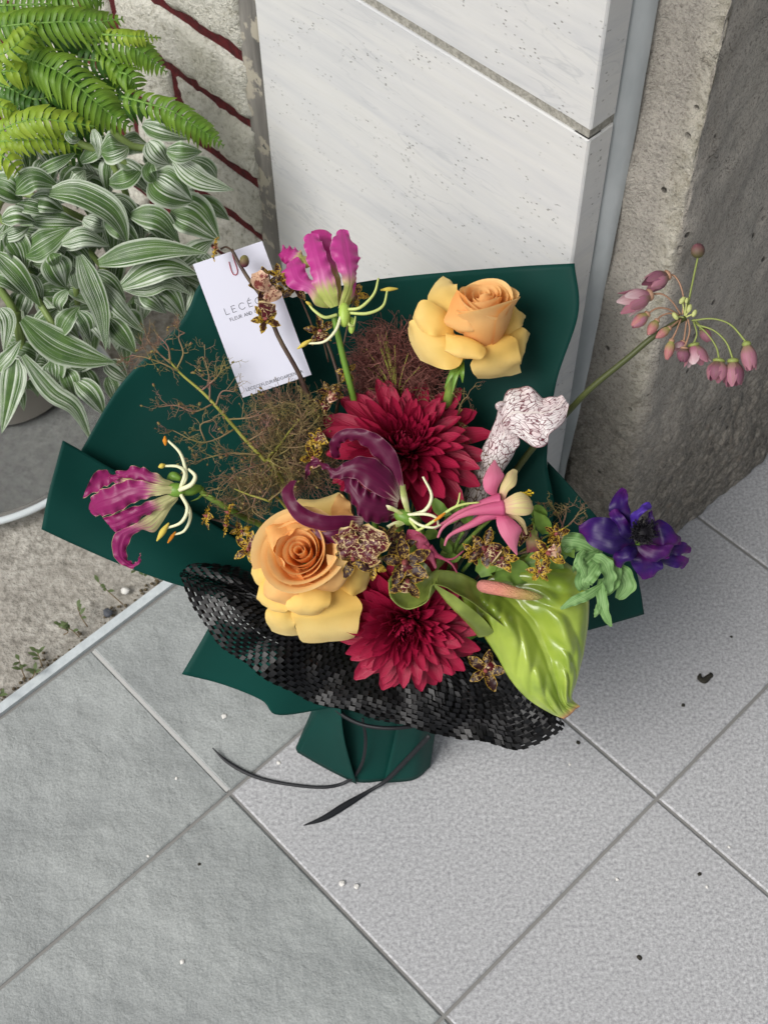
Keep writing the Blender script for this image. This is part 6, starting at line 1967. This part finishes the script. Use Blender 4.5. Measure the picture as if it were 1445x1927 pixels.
# ------------------------------------------------------------------ airy panicle branches
def grow(m, bm, p, d, ln, r, lvl, spread=.75, up=None):
    e = p + d * ln
    bend = Vector((rs.gauss(0, 1), rs.gauss(0, 1), rs.gauss(0, 1))) * ln * .16
    m.tube([p, (p + e) / 2 + bend, e], [r, r * .75], 4 if r > .0003 else 3, 4, False)
    if lvl == 0:
        if rs.random() < .12:
            k = rs.uniform(.0006, .0012)
            bm.blob(e, d, k, k * 1.5, 6, 5)
        return
    for q in range(rs.choice((2, 2, 3))):
        nd = (d + Vector((rs.gauss(0, 1), rs.gauss(0, 1), rs.gauss(0, 1))) * spread).normalized()
        s = p.lerp(e, rs.uniform(.45, 1.0)) + bend * .2
        grow(m, bm, s, nd, ln * rs.uniform(.55, .85), max(r * .66, .00018), lvl - 1, spread)
def panicle(label, main, sides, r=.0016, lvl=3, ln=.014):
    t = thing('panicle_branch', label, 'branch', P(*main[-1]))
    m = MB()
    pts = [P(*q) for q in main]
    m.tube(pts + [TIEPT], [r * .5, r * .8, r, r], 7, 40)
    m.build('stem', MAT_PANS, t)
    for q in sides:
        m, bm = MB(), MB()
        sp = [P(*a) for a in q]
        m.tube(sp, [.0008, .0004], 5, 14)
        d = (sp[-1] - sp[0]).normalized()
        n = max(3, int((sp[-1] - sp[0]).length / .008))
        for k in range(n):
            a = cr(sp, (k + 1) / n)
            for z in range(2):
                nd = (d * .6 + Vector((rs.gauss(0, 1), rs.gauss(0, 1), rs.gauss(0, 1))) * .6).normalized()
                grow(m, bm, a, nd, ln * rs.uniform(.5, 1.0), .00036, lvl - 1)
        tw = m.build('side_branch', MAT_PAN, t)
        if bm.v:
            bm.build('seed_buds', MAT_PBUD, tw, kind='stuff')
    return t
F6 = lambda *L: [z6(*p) for p in L]
panicle('airy brown seed panicle branch reaching across the dark green paper below the card',
 F6((330, 260, 1.5), (420, 360, 1.6), (560, 480, 1.6), (690, 620, 1.4), (830, 780, 1.0), (960, 920, .4), (1080, 1060, -1)),
 [F6((400, 340, 1.6), (300, 290, 2.0), (190, 250, 2.4), (90, 235, 2.4)), F6((345, 270, 1.6), (330, 180, 1.8), (270, 110, 2.0)), F6((390, 320, 1.6), (430, 220, 2.0), (400, 120, 2.2), (440, 90, 2.2)),
  F6((350, 290, 1.6), (250, 200, 1.8), (200, 130, 2.0)), F6((545, 465, 1.6), (600, 420, 2.2), (660, 360, 2.6), (700, 270, 2.6)), F6((600, 530, 1.6), (600, 400, 2.2), (570, 260, 2.4)),
  F6((620, 550, 1.6), (500, 600, 2.2), (380, 560, 2.4), (270, 570, 2.4)), F6((755, 715, 1.4), (640, 780, 1.8), (520, 795, 2.2), (360, 720, 2.2)), F6((570, 790, 2.0), (540, 690, 2.2), (620, 650, 2.4)),
  F6((720, 650, 1.4), (850, 640, 1.8), (960, 610, 2.0)), F6((920, 880, .8), (760, 870, 1.4), (620, 890, 1.8), (500, 930, 2.0)), F6((850, 790, 1.0), (930, 740, 1.4), (980, 680, 1.8)),
  F6((640, 560, 1.6), (680, 470, 2.0), (760, 470, 2.2)), F6((980, 930, .6), (880, 960, 1.2), (780, 1000, 1.6), (680, 1080, 1.8)), F6((1000, 960, .6), (900, 1050, 1.0), (800, 1150, 1.4))])
panicle('dense brown seed panicle filling the space between the card and the crimson chrysanthemum',
 F6((1240, 590, .8), (1140, 700, .8), (1050, 820, .6), (980, 920, .2), (1060, 1080, -2)),
 [F6((1200, 640, .8), (1100, 590, 1.0), (1000, 560, 1.2)), F6((1180, 660, .8), (1240, 560, 1.0), (1190, 520, 1.2)), F6((1100, 760, .6), (990, 700, 1.0), (900, 600, 1.2)), F6((1100, 760, .6), (1230, 720, 1.0), (1320, 620, 1.2)),
  F6((1050, 820, .4), (940, 760, .8), (860, 700, 1.0)), F6((1050, 830, .4), (1180, 830, .8), (1280, 800, 1.0)), F6((1010, 900, .2), (1120, 930, .6), (1220, 960, .8)), F6((1150, 690, .7), (1050, 640, 1.0), (1000, 560, 1.2)),
  F6((1150, 690, .7), (1300, 560, 1.0), (1380, 480, 1.0)), F6((1000, 910, .2), (930, 850, .6), (880, 800, .8)), F6((1000, 900, .2), (1100, 850, .6), (1160, 780, .8)), F6((1050, 900, 0), (1020, 1000, .3), (900, 1060, .6)), F6((1080, 880, .2), (1130, 1000, .4), (1100, 1120, .4)),
  F6((1120, 740, .8), (1180, 740, 1.4), (1200, 660, 1.4)), F6((1080, 800, .6), (1040, 720, 1.4), (1080, 640, 1.4)), F6((1020, 860, .6), (960, 820, 1.4), (920, 760, 1.4)), F6((1040, 860, .6), (1000, 920, 1.4), (1060, 960, 1.4)), F6((1200, 640, .8), (1160, 560, 1.4), (1060, 540, 1.4))], .0013, 3, .013)
m = MB()
fuzz(m, P(545, 800, -.8), .030, 750, .013, .0002)
fuzz(m, P(510, 880, -1.6), .028, 600, .013, .0002)
fuzz(m, P(585, 880, -1.6), .024, 500, .012, .0002)
fuzz(m, P(455, 940, -1.2), .016, 220, .011, .0002)
_dp = [o for o in COL.objects if o.name.startswith('panicle_branch') and o.parent is None and o['label'].startswith('dense')][0]
m.build('fine_twigs', MAT_PAN, _dp, kind='stuff')
panicle('low brown seed panicle tangled behind the orange hearted rose',
 F6((760, 1100, .8), (860, 1140, .6), (980, 1180, .2), (1120, 1260, -2)),
 [F6((800, 1110, .8), (760, 1040, 1.2), (700, 1100, 1.4)), F6((860, 1140, .6), (900, 1040, 1.0), (860, 960, 1.2)), F6((940, 1160, .4), (1000, 1060, .8), (960, 1000, 1.0)), F6((980, 1180, .2), (1080, 1100, .6), (1140, 1040, .8)), F6((900, 1150, .4), (880, 1240, .8), (960, 1300, .8)), F6((820, 1130, .6), (860, 1220, .8), (780, 1260, 1.0))], .0011, 3, .012)
panicle('wispy brown seed panicle peeking out beside the violet anemone',
 [(1075, 985, 1.0), (1050, 1000, .6), (1010, 1020, 0), (930, 1080, -4)],
 [[(1060, 992, .8), (1050, 970, 1.2), (1035, 945, 1.4)], [(1070, 988, 1.0), (1082, 975, 1.4), (1090, 962, 1.4)], [(1040, 1004, .6), (1025, 975, 1.0), (1015, 955, 1.2)], [(1055, 998, .8), (1065, 965, 1.2), (1060, 950, 1.2)]], .0009, 3, .010)
panicle('wispy pinkish smoke sprig beside the stem of the tall rose',
 [(870, 770, -1.0), (850, 790, -1.2), (820, 810, -1.8), (790, 860, -4)],
 [[(860, 780, -1), (870, 755, -.8), (880, 745, -.6)], [(845, 792, -1.2), (840, 765, -.8), (855, 745, -.6)], [(830, 800, -1.4), (815, 770, -1), (810, 750, -.8)], [(855, 785, -1.1), (865, 800, -.8), (850, 820, -.8)]], .0008, 3, .011)

# ------------------------------------------------------------------ small green leaves in the middle
MAT_LEAF = NT('soft_green_leaf')
MAT_LEAF = MAT_LEAF.fin(MAT_LEAF.mix(MAT_LEAF.rng(MAT_LEAF.noise(50, 2), .4, .6), '#56742f', '#7fa048'), .5, .35, trans=.2)
lv = thing('leafy_sprig', 'small soft green leaves under the spurs of the pink columbine', 'leaves', P(840, 1020, 1))
for c_, w_ in (([(838, 985), (858, 965), (872, 948)], 26), ([(800, 1005), (815, 1006), (828, 1010)], 22), ([(848, 1040), (838, 1025), (830, 1012)], 20), ([(846, 1045), (856, 1050), (868, 1048)], 18), ([(842, 1050), (832, 1046), (830, 1040)], 16), ([(878, 985), (876, 965), (868, 940)], 26), ([(1020, 985), (1010, 965), (995, 960)], 34), ([(1026, 1005), (1022, 985), (1005, 962)], 30), ([(815, 940), (830, 960), (850, 968)], 24), ([(900, 1080), (925, 1060), (950, 1070)], 44), ([(990, 1060), (1030, 1050), (1060, 1070)], 46), ([(1050, 1010), (1065, 1030), (1080, 1050)], 30), ([(1000, 1085), (960, 1075), (930, 1090)], 50)):
    hw_ = w_ / 2 * 1.07 / F_PX
    pts = [P(x, y, 2.6 + .6 * k) for k, (x, y) in enumerate(c_)]
    v, f, uv = strip(pts, [hw_ * .4, hw_, hw_ * .9, hw_ * .08], VIEW + RT * rs.uniform(-.4, .4), .3, .08, 2, 0, 7, 10, keel=.1)
    obj('leaf', v, f, MAT_LEAF, lv, uvs=uv)
m = MB()
for L_ in ([(872, 1000, 3.0), (858, 1025, 2.4), (846, 1060, 1)], [(905, 990, 3), (880, 1020, 2.4), (850, 1060, 1)], [(838, 1012, 3), (845, 1040, 2.2), (846, 1070, 1)], [(930, 1000, 3.0), (900, 1040, 3.0), (870, 1075, 1.5)], [(846, 1065, 1), (800, 1150, -6), (760, 1240, -10)]):
    m.tube([P(*q) for q in L_], .0016, 6, 10)
m.tube([P(760, 1240, -10), TIEPT], .002, 6, 4)
m.build('stem', MAT_LEAF, lv)
